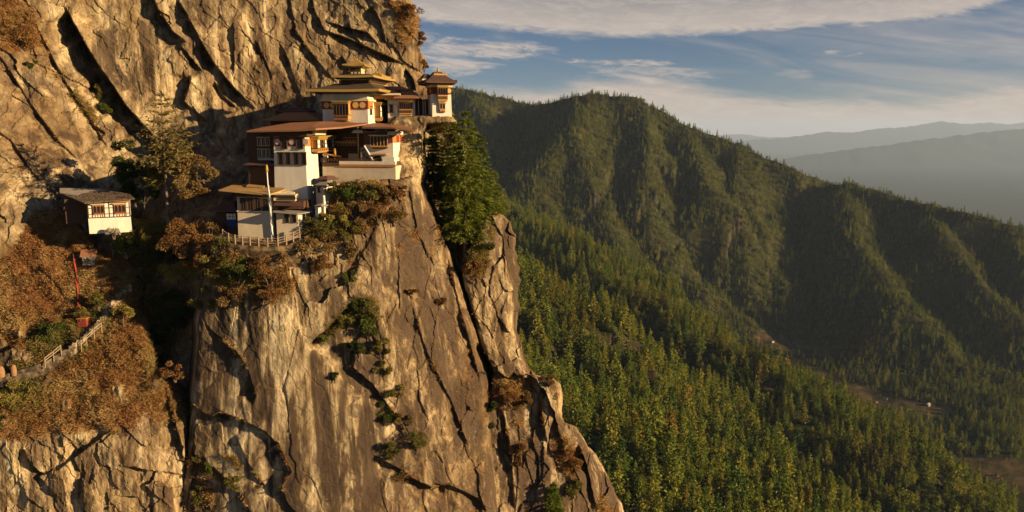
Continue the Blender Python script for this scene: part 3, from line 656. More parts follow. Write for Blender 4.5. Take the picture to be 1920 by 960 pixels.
# ================================================================== trees
class Geo:
    """collects quads of leaves / bark as numpy arrays"""
    def __init__(s): s.v = []; s.f = []; s.c = []; s.n = 0
    def quads(s, q, col=None):
        q = np.asarray(q, np.float32); n = len(q)
        s.v.append(q.reshape(-1, 3)); s.f.append(np.arange(n * 4).reshape(-1, 4) + s.n); s.n += n * 4
        if col is not None: s.c.append(np.repeat(np.c_[col, np.ones(n)], 4, 0))
    def tube(s, pts, rad, k=6):
        pts = np.asarray(pts, float); base = s.n; rings = []
        for i, p in enumerate(pts):
            d = pts[min(i + 1, len(pts) - 1)] - pts[max(i - 1, 0)]; d /= np.linalg.norm(d) + 1e-9
            a = np.cross(d, [0.31, .95, .05]); a /= np.linalg.norm(a); b_ = np.cross(d, a)
            an = np.arange(k) / k * 2 * np.pi
            rings.append(p + rad[i] * (np.cos(an)[:, None] * a + np.sin(an)[:, None] * b_))
        s.v.append(np.concatenate(rings).astype(np.float32))
        for i in range(len(pts) - 1):
            j = np.arange(k); s.f.append(np.stack([base + i * k + j, base + i * k + (j + 1) % k, base + (i + 1) * k + (j + 1) % k, base + (i + 1) * k + j], -1))
        s.n += len(pts) * k
        s.c.append(np.ones((len(pts) * k, 4)))
    def mesh(s, name, mat, smooth=False):
        o = mesh_np(name, np.concatenate(s.v), np.concatenate(s.f), mat, smooth=smooth)
        COL.objects.unlink(o); return o.data
    def obj(s, name, mat, parent=None, smooth=False, tint=False):
        return mesh_np(name, np.concatenate(s.v), np.concatenate(s.f), mat, parent, smooth, colattr=np.concatenate(s.c) if tint else None)
def leaf_quads(rs, pos, dirs, length, width, droop=0.0):
    """a leaf or needle spray at each position along each direction"""
    n = len(pos)
    d = dirs / (np.linalg.norm(dirs, axis=1)[:, None] + 1e-9)
    r = rs.normal(size=(n, 3)); sdv = np.cross(d, r); sdv /= np.linalg.norm(sdv, axis=1)[:, None] + 1e-9
    L = (length * rs.uniform(.7, 1.3, n))[:, None]; Wd = (width * rs.uniform(.7, 1.3, n))[:, None]
    tip = pos + d * L; tip[:, 2] -= droop * L[:, 0]
    mid = pos + d * L * .5
    return np.stack([pos - sdv * Wd * .2, mid - sdv * Wd * .5, tip, mid + sdv * Wd * .5], 1)
def conifer(seed, H, Rb, levels, per, along, spray, wid, bare=.08, droop=.35, trunk_r=None, k=6, irregular=.25, up=.1, power=.85):
    rs = np.random.RandomState(seed); g = Geo(); tr = Geo()
    lean = rs.normal(size=2) * .012 * H
    def axis(h): return np.array([lean[0] * (h / H) ** 2, lean[1] * (h / H) ** 2, h])
    trunk_r = trunk_r or H * .011
    hs = np.linspace(-1.0, H * .985, 9)
    tr.tube([axis(h) for h in hs], [trunk_r * (1 - .93 * max(h, 0) / H) for h in hs], k)
    for i in range(levels):
        q = (i + rs.uniform(0, .8)) / levels
        h = H * (bare + (1 - bare) * q)
        L = Rb * ((1 - q) ** power) * min(1, .55 + q * 3.0) * rs.uniform(1 - irregular, 1 + irregular) + .02 * H * .5
        a0 = rs.uniform(0, 6.28)
        for j in range(per):
            if rs.uniform() < .10: continue
            a = a0 + j * 6.283 / per + rs.normal() * .25
            Lj = L * rs.uniform(.65, 1.12)
            tq = np.linspace(.12, 1, along); tq = tq + rs.uniform(-.04, .04, along)
            out = np.array([math.cos(a), math.sin(a), 0])
            zc = up * tq * Lj - droop * Lj * tq ** 1.8
            pts = axis(h) + out * (tq * Lj)[:, None]; pts[:, 2] += zc
            n = along * 3
            p3 = np.repeat(pts, 3, 0) + rs.normal(size=(n, 3)) * .04 * L
            side = np.array([-out[1], out[0], 0]) * rs.choice([-1, 0, 1], n)[:, None]
            d = out * .8 + side * .9 + np.array([0, 0, -.18]) + rs.normal(size=(n, 3)) * .25
            g.quads(leaf_quads(rs, p3, d, spray * (.55 + .45 * (1 - q)), wid * (.6 + .4 * (1 - q)), .12))
    top = axis(H * .93); n = 10
    g.quads(leaf_quads(rs, np.repeat(top[None], n, 0) + rs.uniform(0, .06 * H, (n, 1)) * [0, 0, 1], np.c_[rs.normal(size=(n, 2)) * .4, np.ones(n) * .8], spray * .6, wid * .6))
    return tr, g
def broadleaf(seed, H, Rc, clumps, leaves, size, trunk_r=None, squash=.75, base=.35, stems=1):
    rs = np.random.RandomState(seed); g = Geo(); tr = Geo(); trunk_r = trunk_r or H * .02
    cs = []
    for i in range(clumps):
        d = rs.normal(size=3); d /= np.linalg.norm(d); r = rs.uniform(.25, 1) ** .6
        cs.append(np.array([d[0] * Rc * r, d[1] * Rc * r, H * (base + 1) / 2 + d[2] * H * (1 - base) / 2 * r * (squash + .25)]))
    for s_i in range(stems):
        o = rs.normal(size=2) * (.0 if stems == 1 else Rc * .18)
        tr.tube([[o[0], o[1], -.5], [o[0] * 1.1, o[1], H * base * .6], [o[0] * 1.6, o[1] * 1.6, H * (base + .15)], [o[0] * 2.2 + .1, o[1] * 2.2, H * .8]], [trunk_r, trunk_r * .85, trunk_r * .6, trunk_r * .15], 6)
    for cpt in cs:
        b0 = np.array([0, 0, H * base * rs.uniform(.6, 1.1)])
        tr.tube([b0, (b0 + cpt) / 2 + rs.normal(size=3) * .05 * Rc, cpt], [trunk_r * .4, trunk_r * .25, trunk_r * .06], 4)
        n = leaves; d = rs.normal(size=(n, 3)); d /= np.linalg.norm(d, axis=1)[:, None]
        rc = Rc * rs.uniform(.26, .44)
        p = cpt + d * rc * (rs.uniform(.25, 1, n) ** .5)[:, None] * [1, 1, squash]
        g.quads(leaf_quads(rs, p, d + rs.normal(size=(n, 3)) * .8, size, size * .6, .1))
    return tr, g

M_BARK = simple('bark', (.15, .105, .07), 1., var=.35, scale=4, stretch=(1, 1, .3))
GREENS = [(0, (.055, .090, .018)), (.3, (.105, .138, .023)), (.6, (.165, .175, .026)), (.88, (.195, .195, .030)), (.985, (.23, .195, .034)), (1, (.22, .13, .03))]
M_FOREST = foliage('forest_needles', GREENS, .22, patch=.008)
hidden = bpy.data.collections.new('forest_kinds')
PROTO = []
for i, (H, Rb, lv, per, al, sp) in enumerate(((22, 4.2, 15, 6, 2, 2.0), (25, 3.6, 17, 6, 2, 1.8), (18, 4.4, 12, 6, 2, 2.1), (20, 3.0, 15, 5, 2, 1.7))):
    tr, g = conifer(100 + i, H, Rb, lv, per, al, sp, sp * .62, bare=.12, droop=.3, k=5, irregular=.35, power=.8)
    PROTO.append((tr.mesh('trunk', M_BARK), g.mesh('crown', M_FOREST)))
for i, (H, Rc) in enumerate(((15, 4.6), (18, 4.8))):
    tr, g = broadleaf(150 + i, H, Rc, 14, 26, 1.5, squash=.8, base=.25)
    PROTO.append((tr.mesh('trunk', M_BARK), g.mesh('crown', M_FOREST)))
for i, (a, c_) in enumerate(PROTO):      # joined trunk and crown for the mass of far trees
    va = np.empty(len(a.vertices) * 3, np.float32); a.vertices.foreach_get('co', va); vb = np.empty(len(c_.vertices) * 3, np.float32); c_.vertices.foreach_get('co', vb)
    fa_ = np.array([p.vertices[:] for p in a.polygons]); fb_ = np.array([p.vertices[:] for p in c_.polygons]) + len(a.vertices)
    o = mesh_np('forest_tree', np.concatenate([va, vb]).reshape(-1, 3), np.concatenate([fa_, fb_]), M_BARK)
    o.data.materials.append(M_FOREST); o.data.polygons.foreach_set('material_index', np.r_[np.zeros(len(fa_)), np.ones(len(fb_))].astype(np.int32))
    COL.objects.unlink(o); hidden.objects.link(o)

# where the trees stand: jittered points on the terrain, thinner far away, none in the clearings
rs = np.random.RandomState(5)
def terrain_at(x, y):
    r = np.hypot(x, y); a = np.arctan2(x, y)
    ci = (a - taz[0]) / (taz[1] - taz[0]); ri = (np.log(r) - math.log(230)) / (math.log(4600) - math.log(230)) * (len(trg) - 1)
    c0 = np.clip(ci.astype(int), 0, len(taz) - 2); r0 = np.clip(ri.astype(int), 0, len(trg) - 2); fc_ = ci - c0; fr = ri - r0
    g = lambda A_: (A_[r0, c0] * (1 - fr) * (1 - fc_) + A_[r0 + 1, c0] * fr * (1 - fc_) + A_[r0, c0 + 1] * (1 - fr) * fc_ + A_[r0 + 1, c0 + 1] * fr * fc_)
    return g(TZ), g(clr_m), g(HOR)
elev = np.arctan2(TZ + 14, TR)
HOR = np.maximum.accumulate(elev, 0); HOR = np.concatenate([np.full((1, HOR.shape[1]), -9.), HOR[:-1]], 0)
pts = []
for r0, r1, sp in ((300, 800, 5.6), (800, 1400, 6.1), (1400, 2000, 6.5), (2000, 3300, 6.9)):
    area = .5 * (R(34) - R(-9)) * (r1 ** 2 - r0 ** 2); n = int(area / sp ** 2 * 1.0)
    r = np.sqrt(rs.uniform(r0 ** 2, r1 ** 2, n)); a = rs.uniform(R(-9), R(34), n)
    pts.append(np.c_[r * np.sin(a), r * np.cos(a)])
pts = np.concatenate(pts)
z, cl, hor = terrain_at(pts[:, 0], pts[:, 1])
r = np.hypot(pts[:, 0], pts[:, 1])
dens = .78 + 1.1 * fbm(pts[:, 0] / 48, pts[:, 1] / 48, pts[:, 0] * 0 + 3, 3)
keep = (rs.uniform(size=len(pts)) > cl * .72) & (rs.uniform(size=len(pts)) < dens) & (np.arctan2(z + 26, r) > hor - .004)
pts, z, r, cl = pts[keep], z[keep], r[keep], cl[keep]
pu, pv_ = proj(pts[:, 0], pts[:, 1], z + 8)
er = np.interp(pv_, ev, eu)
m = (pu > er - 60) & (pu < 2010) & (pv_ < 1040)
pts, z, r, pu, pv_, er, cl = pts[m], z[m], r[m], pu[m], pv_[m], er[m], cl[m]
n = len(pts)
kindn = fbm(pts[:, 0] / 160, pts[:, 1] / 160, pts[:, 0] * 0 + 11, 3) + rs.normal(size=n) * .35
kind = np.where(kindn > .48, rs.randint(4, 6, n), rs.choice([0, 0, 1, 1, 2, 3], n))
scl = np.where(rs.uniform(size=n) < .07, rs.uniform(1.3, 1.75, n), np.clip(rs.normal(.82, .25, n), .32, 1.35)) * (1 + .25 * fbm(pts[:, 0] / 110, pts[:, 1] / 110, pts[:, 0] * 0 + 21, 3))
scl *= (1 - .72 * cl) * (.84 - .30 * sstep(r, 700, 2200))
rot = rs.uniform(0, 6.28, n); wide = rs.uniform(.78, 1.3, n); tall = rs.uniform(.85, 1.2, n)
# the trees that show largest are things of their own
vis = (pu > er + 6) & (pu < 1915) & (pv_ < 945)
order = np.argsort(np.where(vis, r / scl, 1e9))
big = order[:290]; rest = np.setdiff1d(np.arange(n), big)
print('forest trees', n)
fo = {}
for i in big:
    cat = 'conifer' if kind[i] < 4 else 'tree'
    nm = 'forest_conifer' if kind[i] < 4 else 'forest_broadleaf_tree'
    root = empty(nm, (pts[i, 0], pts[i, 1], z[i] - .3), rot[i]); root.scale = (scl[i] * wide[i], scl[i] * wide[i], scl[i] * tall[i])
    for me, pn in zip(PROTO[kind[i]], ('trunk', 'crown')):
        o = bpy.data.objects.new(pn, me); link(o, root)
    if kind[i] < 4: tag(root, 'conifer of the near forest slope below the right foot of the cliff', cat, 'conifers of the near forest slope')
    else: tag(root, 'rounded broadleaf tree among the conifers of the near forest slope', cat, 'broadleaf trees of the near forest slope')
me = bpy.data.meshes.new('distant_forest'); me.vertices.add(len(rest))
me.vertices.foreach_set('co', np.c_[pts[rest], z[rest] - .3].astype(np.float32).ravel())
for an, av, ty in (('kind', kind[rest], 'INT'), ('turn', rot[rest], 'FLOAT')):
    a = me.attributes.new(an, ty, 'POINT'); a.data.foreach_set('value', av.astype(np.int32 if ty == 'INT' else np.float32))
a = me.attributes.new('size', 'FLOAT_VECTOR', 'POINT'); a.data.foreach_set('vector', np.stack([scl * wide, scl * wide, scl * tall], -1)[rest].astype(np.float32).ravel())
df = link(bpy.data.objects.new('distant_forest', me)); tag(df, kind='stuff')
ng = bpy.data.node_groups.new('plant_trees', 'GeometryNodeTree')
ng.interface.new_socket('Geometry', in_out='INPUT', socket_type='NodeSocketGeometry'); ng.interface.new_socket('Geometry', in_out='OUTPUT', socket_type='NodeSocketGeometry')
gi = ng.nodes.new('NodeGroupInput'); go = ng.nodes.new('NodeGroupOutput'); ip = ng.nodes.new('GeometryNodeInstanceOnPoints')
ci = ng.nodes.new('GeometryNodeCollectionInfo'); ci.inputs['Collection'].default_value = hidden; ci.inputs['Separate Children'].default_value = True; ci.inputs['Reset Children'].default_value = True
def named(nm, ty):
    q = ng.nodes.new('GeometryNodeInputNamedAttribute'); q.data_type = ty; q.inputs['Name'].default_value = nm; return q.outputs['Attribute']
cx = ng.nodes.new('ShaderNodeCombineXYZ'); ng.links.new(named('turn', 'FLOAT'), cx.inputs[2])
ng.links.new(gi.outputs[0], ip.inputs['Points']); ng.links.new(ci.outputs[0], ip.inputs['Instance']); ip.inputs['Pick Instance'].default_value = True
ng.links.new(named('kind', 'INT'), ip.inputs['Instance Index']); ng.links.new(cx.outputs[0], ip.inputs['Rotation']); ng.links.new(named('size', 'FLOAT_VECTOR'), ip.inputs['Scale'])
ng.links.new(ip.outputs[0], go.inputs[0])
df.modifiers.new('trees', 'NODES').node_group = ng
# ================================================================== the monastery
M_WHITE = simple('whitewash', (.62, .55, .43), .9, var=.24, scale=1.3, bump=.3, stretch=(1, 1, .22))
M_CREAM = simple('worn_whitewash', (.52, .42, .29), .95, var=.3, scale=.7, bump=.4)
M_STONE = simple('rubble_stone', (.30, .24, .17), .95, var=.4, scale=2.2, bump=.7)
M_REDBAND = simple('red_ochre', (.20, .040, .022), .9, var=.2, scale=1.2)
M_ORANGE = simple('orange_ochre', (.42, .155, .045), .85, var=.2, scale=1.5)
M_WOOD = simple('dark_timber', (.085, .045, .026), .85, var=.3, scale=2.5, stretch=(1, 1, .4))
M_PAINT = simple('painted_timber', (.46, .235, .070), .7, var=.28, scale=3.5)
M_PALEPAINT = simple('pale_painted_timber', (.60, .47, .27), .75, var=.2, scale=3)
M_GOLD = simple('gilded_metal', (.60, .36, .085), .38, metal=.55, var=.15, scale=1.5)
M_SHADEGOLD = simple('shaded_gold_sheet', (.085, .060, .040), .6, var=.25, scale=1.2)  # slopes of the golden roofs, their shade put into a dark colour
M_ROOFRED = simple('rust_red_roof_sheet', (.27, .125, .062), .65, var=.25, scale=.9, stretch=(6, 1, 1))
M_ROOFDK = simple('dark_roof_sheet', (.10, .055, .042), .7, var=.3, scale=1.2)
M_ROOFTAN = simple('ochre_roof_sheet', (.36, .215, .080), .7, var=.28, scale=.8, stretch=(5, 1, 1))
M_SHINGLE = simple('weathered_roof_planks', (.135, .095, .062), .9, var=.4, scale=1.6, stretch=(7, .6, 1))
M_GREYROOF = simple('grey_roof_sheet', (.24, .20, .16), .8, var=.3, scale=1.3)
M_PANE = simple('dark_window', (.012, .011, .012), .35, var=.1)
M_BLUE = simple('blue_tarpaulin', (.02, .05, .16), .7, var=.25, scale=2)
M_MEDAL = simple('ochre_disc', (.55, .36, .13), .7, var=.2, scale=4)
M_PINK = simple('pale_disc', (.50, .35, .28), .8, var=.2, scale=4)
M_RED = simple('red_cloth', (.28, .045, .03), .9, var=.25, scale=2, stretch=(1, 1, .3))
M_CLOTH = simple('white_cloth', (.62, .58, .50), .9, var=.15, scale=2)
M_FENCE = simple('weathered_rail', (.30, .21, .12), .9, var=.3, scale=3)
M_IRON = simple('dark_iron', (.05, .045, .04), .6, var=.2)
M_PALEPOLE = simple('grey_green_pole', (.30, .32, .24), .7, var=.2)

class MB:
    """boxes and other shapes gathered into one mesh; face 'F' = front wall (a along x, o out of it), 'S' = right wall (a along y), 'L' = left wall"""
    def __init__(s, face='F', x=0., y=0.): s.v = []; s.f = []; s.face = face; s.x = x; s.y = y
    def m(s, a, o, z):
        if s.face == 'F': return (a, s.y - o, z)
        if s.face == 'S': return (s.x + o, a, z)
        return (s.x - o, a, z)
    def hexa(s, p):
        b = len(s.v); s.v += [tuple(q) for q in p]
        s.f += [(b, b + 3, b + 2, b + 1), (b + 4, b + 5, b + 6, b + 7), (b, b + 1, b + 5, b + 4), (b + 1, b + 2, b + 6, b + 5), (b + 2, b + 3, b + 7, b + 6), (b + 3, b, b + 4, b + 7)]
        return s
    def fb(s, a0, a1, o0, o1, z0, z1, flare=0.):
        """box on the face; flare widens its top"""
        q = [s.m(a0, o0, z0), s.m(a1, o0, z0), s.m(a1, o1, z0), s.m(a0, o1, z0)]
        r = [s.m(a0 - flare, o0, z1), s.m(a1 + flare, o0, z1), s.m(a1 + flare, o1 + flare, z1), s.m(a0 - flare, o1 + flare, z1)]
        return s.hexa(q + r)
    def box(s, x0, x1, y0, y1, z0, z1, tx=0., ty=0., dz=0.):
        """world-axis box, tapering by tx, ty to its top"""
        return s.hexa([(x0, y0, z0), (x1, y0, z0), (x1, y1, z0), (x0, y1, z0), (x0 + tx, y0 + ty, z1), (x1 - tx, y0 + ty, z1), (x1 - tx, y1 - ty, z1 + dz), (x0 + tx, y1 - ty, z1 + dz)])
    def disc(s, a, z, r, o0, o1, k=14):
        b = len(s.v); an = [i / k * 2 * math.pi for i in range(k)]
        for o in (o0, o1):
            for t_ in an: s.v.append(s.m(a + r * math.cos(t_), o, z + r * math.sin(t_)))
        for i in range(k): s.f.append((b + i, b + (i + 1) % k, b + k + (i + 1) % k, b + k + i))
        s.f.append(tuple(b + k + i for i in range(k))); return s
    def lathe(s, cx, cy_, prof, k=12):
        b = len(s.v)
        for r, z in prof:
            for i in range(k): s.v.append((cx + r * math.cos(i / k * 6.2832), cy_ + r * math.sin(i / k * 6.2832), z))
        for j in range(len(prof) - 1):
            for i in range(k): s.f.append((b + j * k + i, b + j * k + (i + 1) % k, b + (j + 1) * k + (i + 1) % k, b + (j + 1) * k + i))
        s.f.append(tuple(b + i for i in reversed(range(k)))); s.f.append(tuple(b + (len(prof) - 1) * k + i for i in range(k))); return s
    def bar(s, p, q, r, k=6):
        p = Vector(p); q = Vector(q); d = (q - p).normalized(); a = d.orthogonal().normalized(); c = d.cross(a); b = len(s.v)
        for e in (p, q):
            for i in range(k): s.v.append(tuple(e + r * (math.cos(i / k * 6.2832) * a + math.sin(i / k * 6.2832) * c)))
        for i in range(k): s.f.append((b + i, b + (i + 1) % k, b + k + (i + 1) % k, b + k + i))
        s.f.append(tuple(b + i for i in reversed(range(k)))); s.f.append(tuple(b + k + i for i in range(k))); return s
    def loft(s, rings):
        """closed solid through rings of equal length"""
        b = len(s.v); k = len(rings[0])
        for r in rings: s.v += [tuple(p) for p in r]
        for j in range(len(rings) - 1):
            for i in range(k): s.f.append((b + j * k + i, b + j * k + (i + 1) % k, b + (j + 1) * k + (i + 1) % k, b + (j + 1) * k + i))
        s.f.append(tuple(b + i for i in reversed(range(k)))); s.f.append(tuple(b + (len(rings) - 1) * k + i for i in range(k))); return s
    def build(s, name, mat, parent=None):
        me = bpy.data.meshes.new(name); me.from_pydata(s.v, [], s.f); me.update(); me.materials.append(mat)
        import bmesh
        bm = bmesh.new(); bm.from_mesh(me); bmesh.ops.recalc_face_normals(bm, faces=bm.faces); bm.to_mesh(me); bm.free()
        return link(bpy.data.objects.new(name, me), parent)

class Frame:
    """a building's own axes, standing at its nearest corner: x along the front wall, y into the building"""
    def __init__(s, u, v, Y, rz):
        s.o = P(u, v, Y); s.rz = rz; s.ex = Vector((math.cos(rz), math.sin(rz), 0)); s.ey = Vector((-math.sin(rz), math.cos(rz), 0))
    def F(s, u, v, y=0.):
        r = Vector(ray(u, v)); n = s.ey; t_ = (n.dot(s.o) + y) / n.dot(r); p = r * t_ - s.o; return p.dot(s.ex), p.z
    def S(s, u, v, x=0.):
        r = Vector(ray(u, v)); n = s.ex; t_ = (n.dot(s.o) + x) / n.dot(r); p = r * t_ - s.o; return p.dot(s.ey), p.z
    def fx(s, u, y=0., v=240): return s.F(u, v, y)[0]
    def sy(s, u, x=0., v=240): return s.S(u, v, x)[0]
    def z(s, u, v, y=0.): return s.F(u, v, y)[1]
    def root(s, name): return empty(name, s.o, s.rz)

def roof(name, root, mat, x0, x1, y0, y1, z, rise, ridge=.35, lip=.18, up=.0, edge_mat=None, axis='both'):
    """wide low roof over a rectangle of eaves: hipped (ridge = share left on top), with a fascia and dark underside built in"""
    cx, cy_ = (x0 + x1) / 2, (y0 + y1) / 2; hx, hy = (x1 - x0) / 2, (y1 - y0) / 2
    def ring(f, zz, lift=0.):
        fx_, fy_ = (f, f) if axis == 'both' else ((1, f) if axis == 'x' else (f, 1))
        pts = []
        for sx, sy_ in ((-1, -1), (0, -1), (1, -1), (1, 0), (1, 1), (0, 1), (-1, 1), (-1, 0)):
            pts.append((cx + sx * hx * fx_, cy_ + sy_ * hy * fy_, zz + (lift if sx and sy_ else 0)))
        return pts
    b = MB().loft([ring(.80, z - lip * 1.4), ring(1., z - lip, up), ring(1., z, up), ring((1 + ridge) / 2, z + rise * .42, 0), ring(ridge, z + rise)])
    o = b.build(name, mat, root)
    if edge_mat:
        e = MB().loft([ring(1.012, z - lip * .95, up), ring(1.012, z - lip * .02, up)]).build('fascia', edge_mat, o)
    return o
def finial(root, cx, cy_, z, h, name='finial'):
    r = h * .16
    return MB().lathe(cx, cy_, [(r * 1.5, z), (r * 1.6, z + h * .06), (r * .7, z + h * .1), (r * 1.15, z + h * .2), (r * 1.2, z + h * .3), (r * .45, z + h * .38), (r * .75, z + h * .46), (r * .3, z + h * .55), (r * .36, z + h * .62), (.01, z + h)], 10).build(name, M_GOLD, root)
def band(root, face, a0, a1, z0, z1, discs=(), x=0., y=0., r=.36, dm=None, o=.05, mat=None):
    b = MB(face, x, y).fb(a0, a1, -.1, o, z0, z1).build('red_band', mat or M_REDBAND, root)
    for a in discs: MB(face, x, y).disc(a, (z0 + z1) / 2, r, o - .02, o + .05).build('medallion', dm or M_MEDAL, b)
    return b
def slit(root, face, a0, a1, z0, z1, x=0., y=0., frame=M_WOOD, mull=1):
    w_ = (a1 - a0); b = MB(face, x, y)
    t_ = min(.1, w_ * .16)
    b.fb(a0 - t_, a0, -.05, .09, z0, z1); b.fb(a1, a1 + t_, -.05, .09, z0, z1); b.fb(a0 - t_ - .05, a1 + t_ + .05, -.05, .16, z1, z1 + t_ * 1.5); b.fb(a0 - t_ - .04, a1 + t_ + .04, -.05, .13, z0 - t_, z0)
    for i in range(1, mull): a = a0 + w_ * i / mull; b.fb(a - t_ * .3, a + t_ * .3, -.02, .07, z0, z1)
    o = b.build('window', frame, root)
    MB(face, x, y).fb(a0, a1, -.05, .025, z0, z1).build('pane', M_PANE, o); return o
def rabsel(root, face, a0, a1, z0, z1, out, cols, x=0., y=0., rows=1, mat=M_PAINT, infill=None, top=.26, base=.26, arch=True):
    """a painted timber bay window: base panel, mullions, arched lights, stepped cornice"""
    H = z1 - z0; zb = z0 + H * base; zt = z1 - H * top
    b = MB(face, x, y).fb(a0, a1, -.05, out, z0, zb).fb(a0, a1, -.05, out * .82, zb, zt)
    o = b.build('bay_window', mat, root)
    W_ = a1 - a0; cw = W_ / cols; t_ = cw * .13
    for i in range(cols):
        for j in range(rows):
            za = zb + (zt - zb) * j / rows; zc = zb + (zt - zb) * (j + 1) / rows
            p = MB(face, x, y); e0 = a0 + i * cw + t_; e1 = a0 + (i + 1) * cw - t_
            if infill and i % 2 == 0: p.fb(e0, e1, out * .5, out * .84, za + .03, zc - .03).build('infill_panel', infill, o); continue
            p.fb(e0, e1, out * .5, out * .84, za + .04, zc - (zc - za) * .22)
            if arch: p.fb(e0 + (e1 - e0) * .2, e1 - (e1 - e0) * .2, out * .5, out * .838, zc - (zc - za) * .22, zc - (zc - za) * .08)
            p.build('pane', M_PANE, o)
    fr = MB(face, x, y)
    for i in range(cols + 1):
        a = a0 + i * cw; fr.fb(a - t_ * .5, a + t_ * .5, out * .8, out * .98, zb, zt)
    for j in range(1, rows): z_ = zb + (zt - zb) * j / rows; fr.fb(a0, a1, out * .8, out * .95, z_ - .04, z_ + .04)
    fr.fb(a0 - .04, a1 + .04, -.05, out * 1.04, zb - .07, zb + .05)
    for i in range(cols * 2): a = a0 + (i + .5) * cw / 2; fr.fb(a - cw * .16, a + cw * .16, out * .9, out + .035, z0 + (zb - z0) * .22, zb - (zb - z0) * .25)
    fr.build('frame', M_WOOD if mat is not M_WOOD else M_PAINT, o)
    c = MB(face, x, y); hh = (z1 - zt) / 3
    for k in range(3): c.fb(a0 - .05 - .09 * k, a1 + .05 + .09 * k, -.05, out + .08 + .1 * k, zt + hh * k, zt + hh * (k + .82))
    c.build('cornice', M_GOLD if mat is M_PAINT else M_PALEPAINT, o)
    c = MB(face, x, y).fb(a0 + W_ * .06, a1 - W_ * .06, -.05, out * .75, z0 - H * .07, z0 - .003).build('corbel', mat, o)
    return o
def walls(name, root, x0, x1, y0, y1, z0, z1, mat=M_WHITE, tx=.0, ty=.0):
    return MB().box(x0, x1, y0, y1, z0, z1, tx, ty).build(name, mat, root)

TH = -R(8)
# ---------------------------------------------------------------- the great temple with tiered gilded roofs
f = Frame(691, 231, 121.5, TH); g = f.root('temple'); Y0 = f.o.y
tag(g, 'white temple with three tiers of golden roofs under the overhanging rock', 'temple')
xl = f.fx(605); yr = f.sy(737); zt = f.z(691, 175)
walls('wall', g, xl, 0, 0, yr, -2.2, zt, M_WHITE, .12, .12)
zb0, zb1 = f.z(680, 204.5), f.z(680, 189.5)
ba, bb = f.fx(631), f.fx(658)
band(g, 'F', xl + .06, ba - .02, zb0, zb1, [f.fx(614), f.fx(625)], r=.42)
band(g, 'F', bb + .02, -.02, zb0, zb1, [f.fx(668), f.fx(681)], r=.46)
band(g, 'S', .06, f.sy(700), zb0 + .02, zb1, [], mat=M_ORANGE)
MB().box(xl - .10, .14, -.14, yr + .1, zb1 + .003, zb1 + .28).build('cornice', M_PALEPAINT, g)
rabsel(g, 'F', ba, bb, f.z(650, 224), f.z(650, 189), 1.1, 5, top=.16, base=.24)
y1a, y1b = f.sy(703.5), f.sy(727)
rabsel(g, 'S', y1a, y1b, f.z(691, 226), f.z(691, 190), .9, 4, rows=2, infill=M_WHITE, top=.16, base=.2)
slit(g, 'S', f.sy(695.5), f.sy(697.5), f.z(691, 214), f.z(691, 200))
slit(g, 'S', f.sy(731), f.sy(733), f.z(691, 216), f.z(691, 202))
ze = f.z(691, 168.5)
rx0 = f.fx(580, -2.0); rx1 = 2.4; ry0 = -2.2; ry1 = yr + 2.6
MB().box(xl - .5, .5, -.5, yr + .4, zt - .02, ze - .55, -.5, -.5).build('bracket_tier', M_WOOD, g)
roof('roof', g, M_SHADEGOLD, rx0, rx1, ry0, ry1, ze, 1.05, .52, .40, .08, M_GOLD)
# second tier
cx, cy_ = (f.fx(637) + f.fx(679)) / 2 + .4, yr * .47
hw = (f.fx(677, 2) - f.fx(642, 2)) / 2; hd = yr * .30
z2b = ze + .6; z2 = f.z(660, 155, cy_ - hd)
wl = MB().box(cx - hw, cx + hw, cy_ - hd, cy_ + hd, z2b, z2).build('upper_wall', M_WOOD, g)
for i in range(5):
    a = cx - hw + (i + .5) * hw * .4
    MB('F', y=cy_ - hd).fb(a - .22, a + .22, -.02, .06, z2b + .35, z2 - .12).build('panel', (M_ORANGE, M_WHITE, M_PANE)[i % 3], wl)
rabsel(g, 'S', cy_ - hd * .85, cy_ + hd * .85, z2b + .1, z2 - .02, .35, 4, x=cx + hw, infill=M_PALEPAINT)
zc1 = f.z(660, 150, cy_ - hd); zc2 = f.z(660, 146.5, cy_ - hd)
MB().box(cx - hw - .5, cx + hw + .5, cy_ - hd - .5, cy_ + hd + .5, z2 + .003, zc1, -.3, -.3).build('bracket_tier', M_WOOD, g)
MB().box(cx - hw - .95, cx + hw + .95, cy_ - hd - .95, cy_ + hd + .95, zc1 + .003, zc1 + .22).build('cornice', M_PALEPAINT, g)
MB().box(cx - hw - .8, cx + hw + .8, cy_ - hd - .8, cy_ + hd + .8, zc1 + .223, zc2 - .2, -.45, -.45).build('bracket_tier', M_WOOD, g)
ze2 = f.z(660, 143, cy_ - hd)
roof('roof', g, M_SHADEGOLD, cx - hw - 1.75, cx + hw + 1.75, cy_ - hd - 1.9, cy_ + hd + 1.9, ze2, .45, .45, .36, .08, M_GOLD)
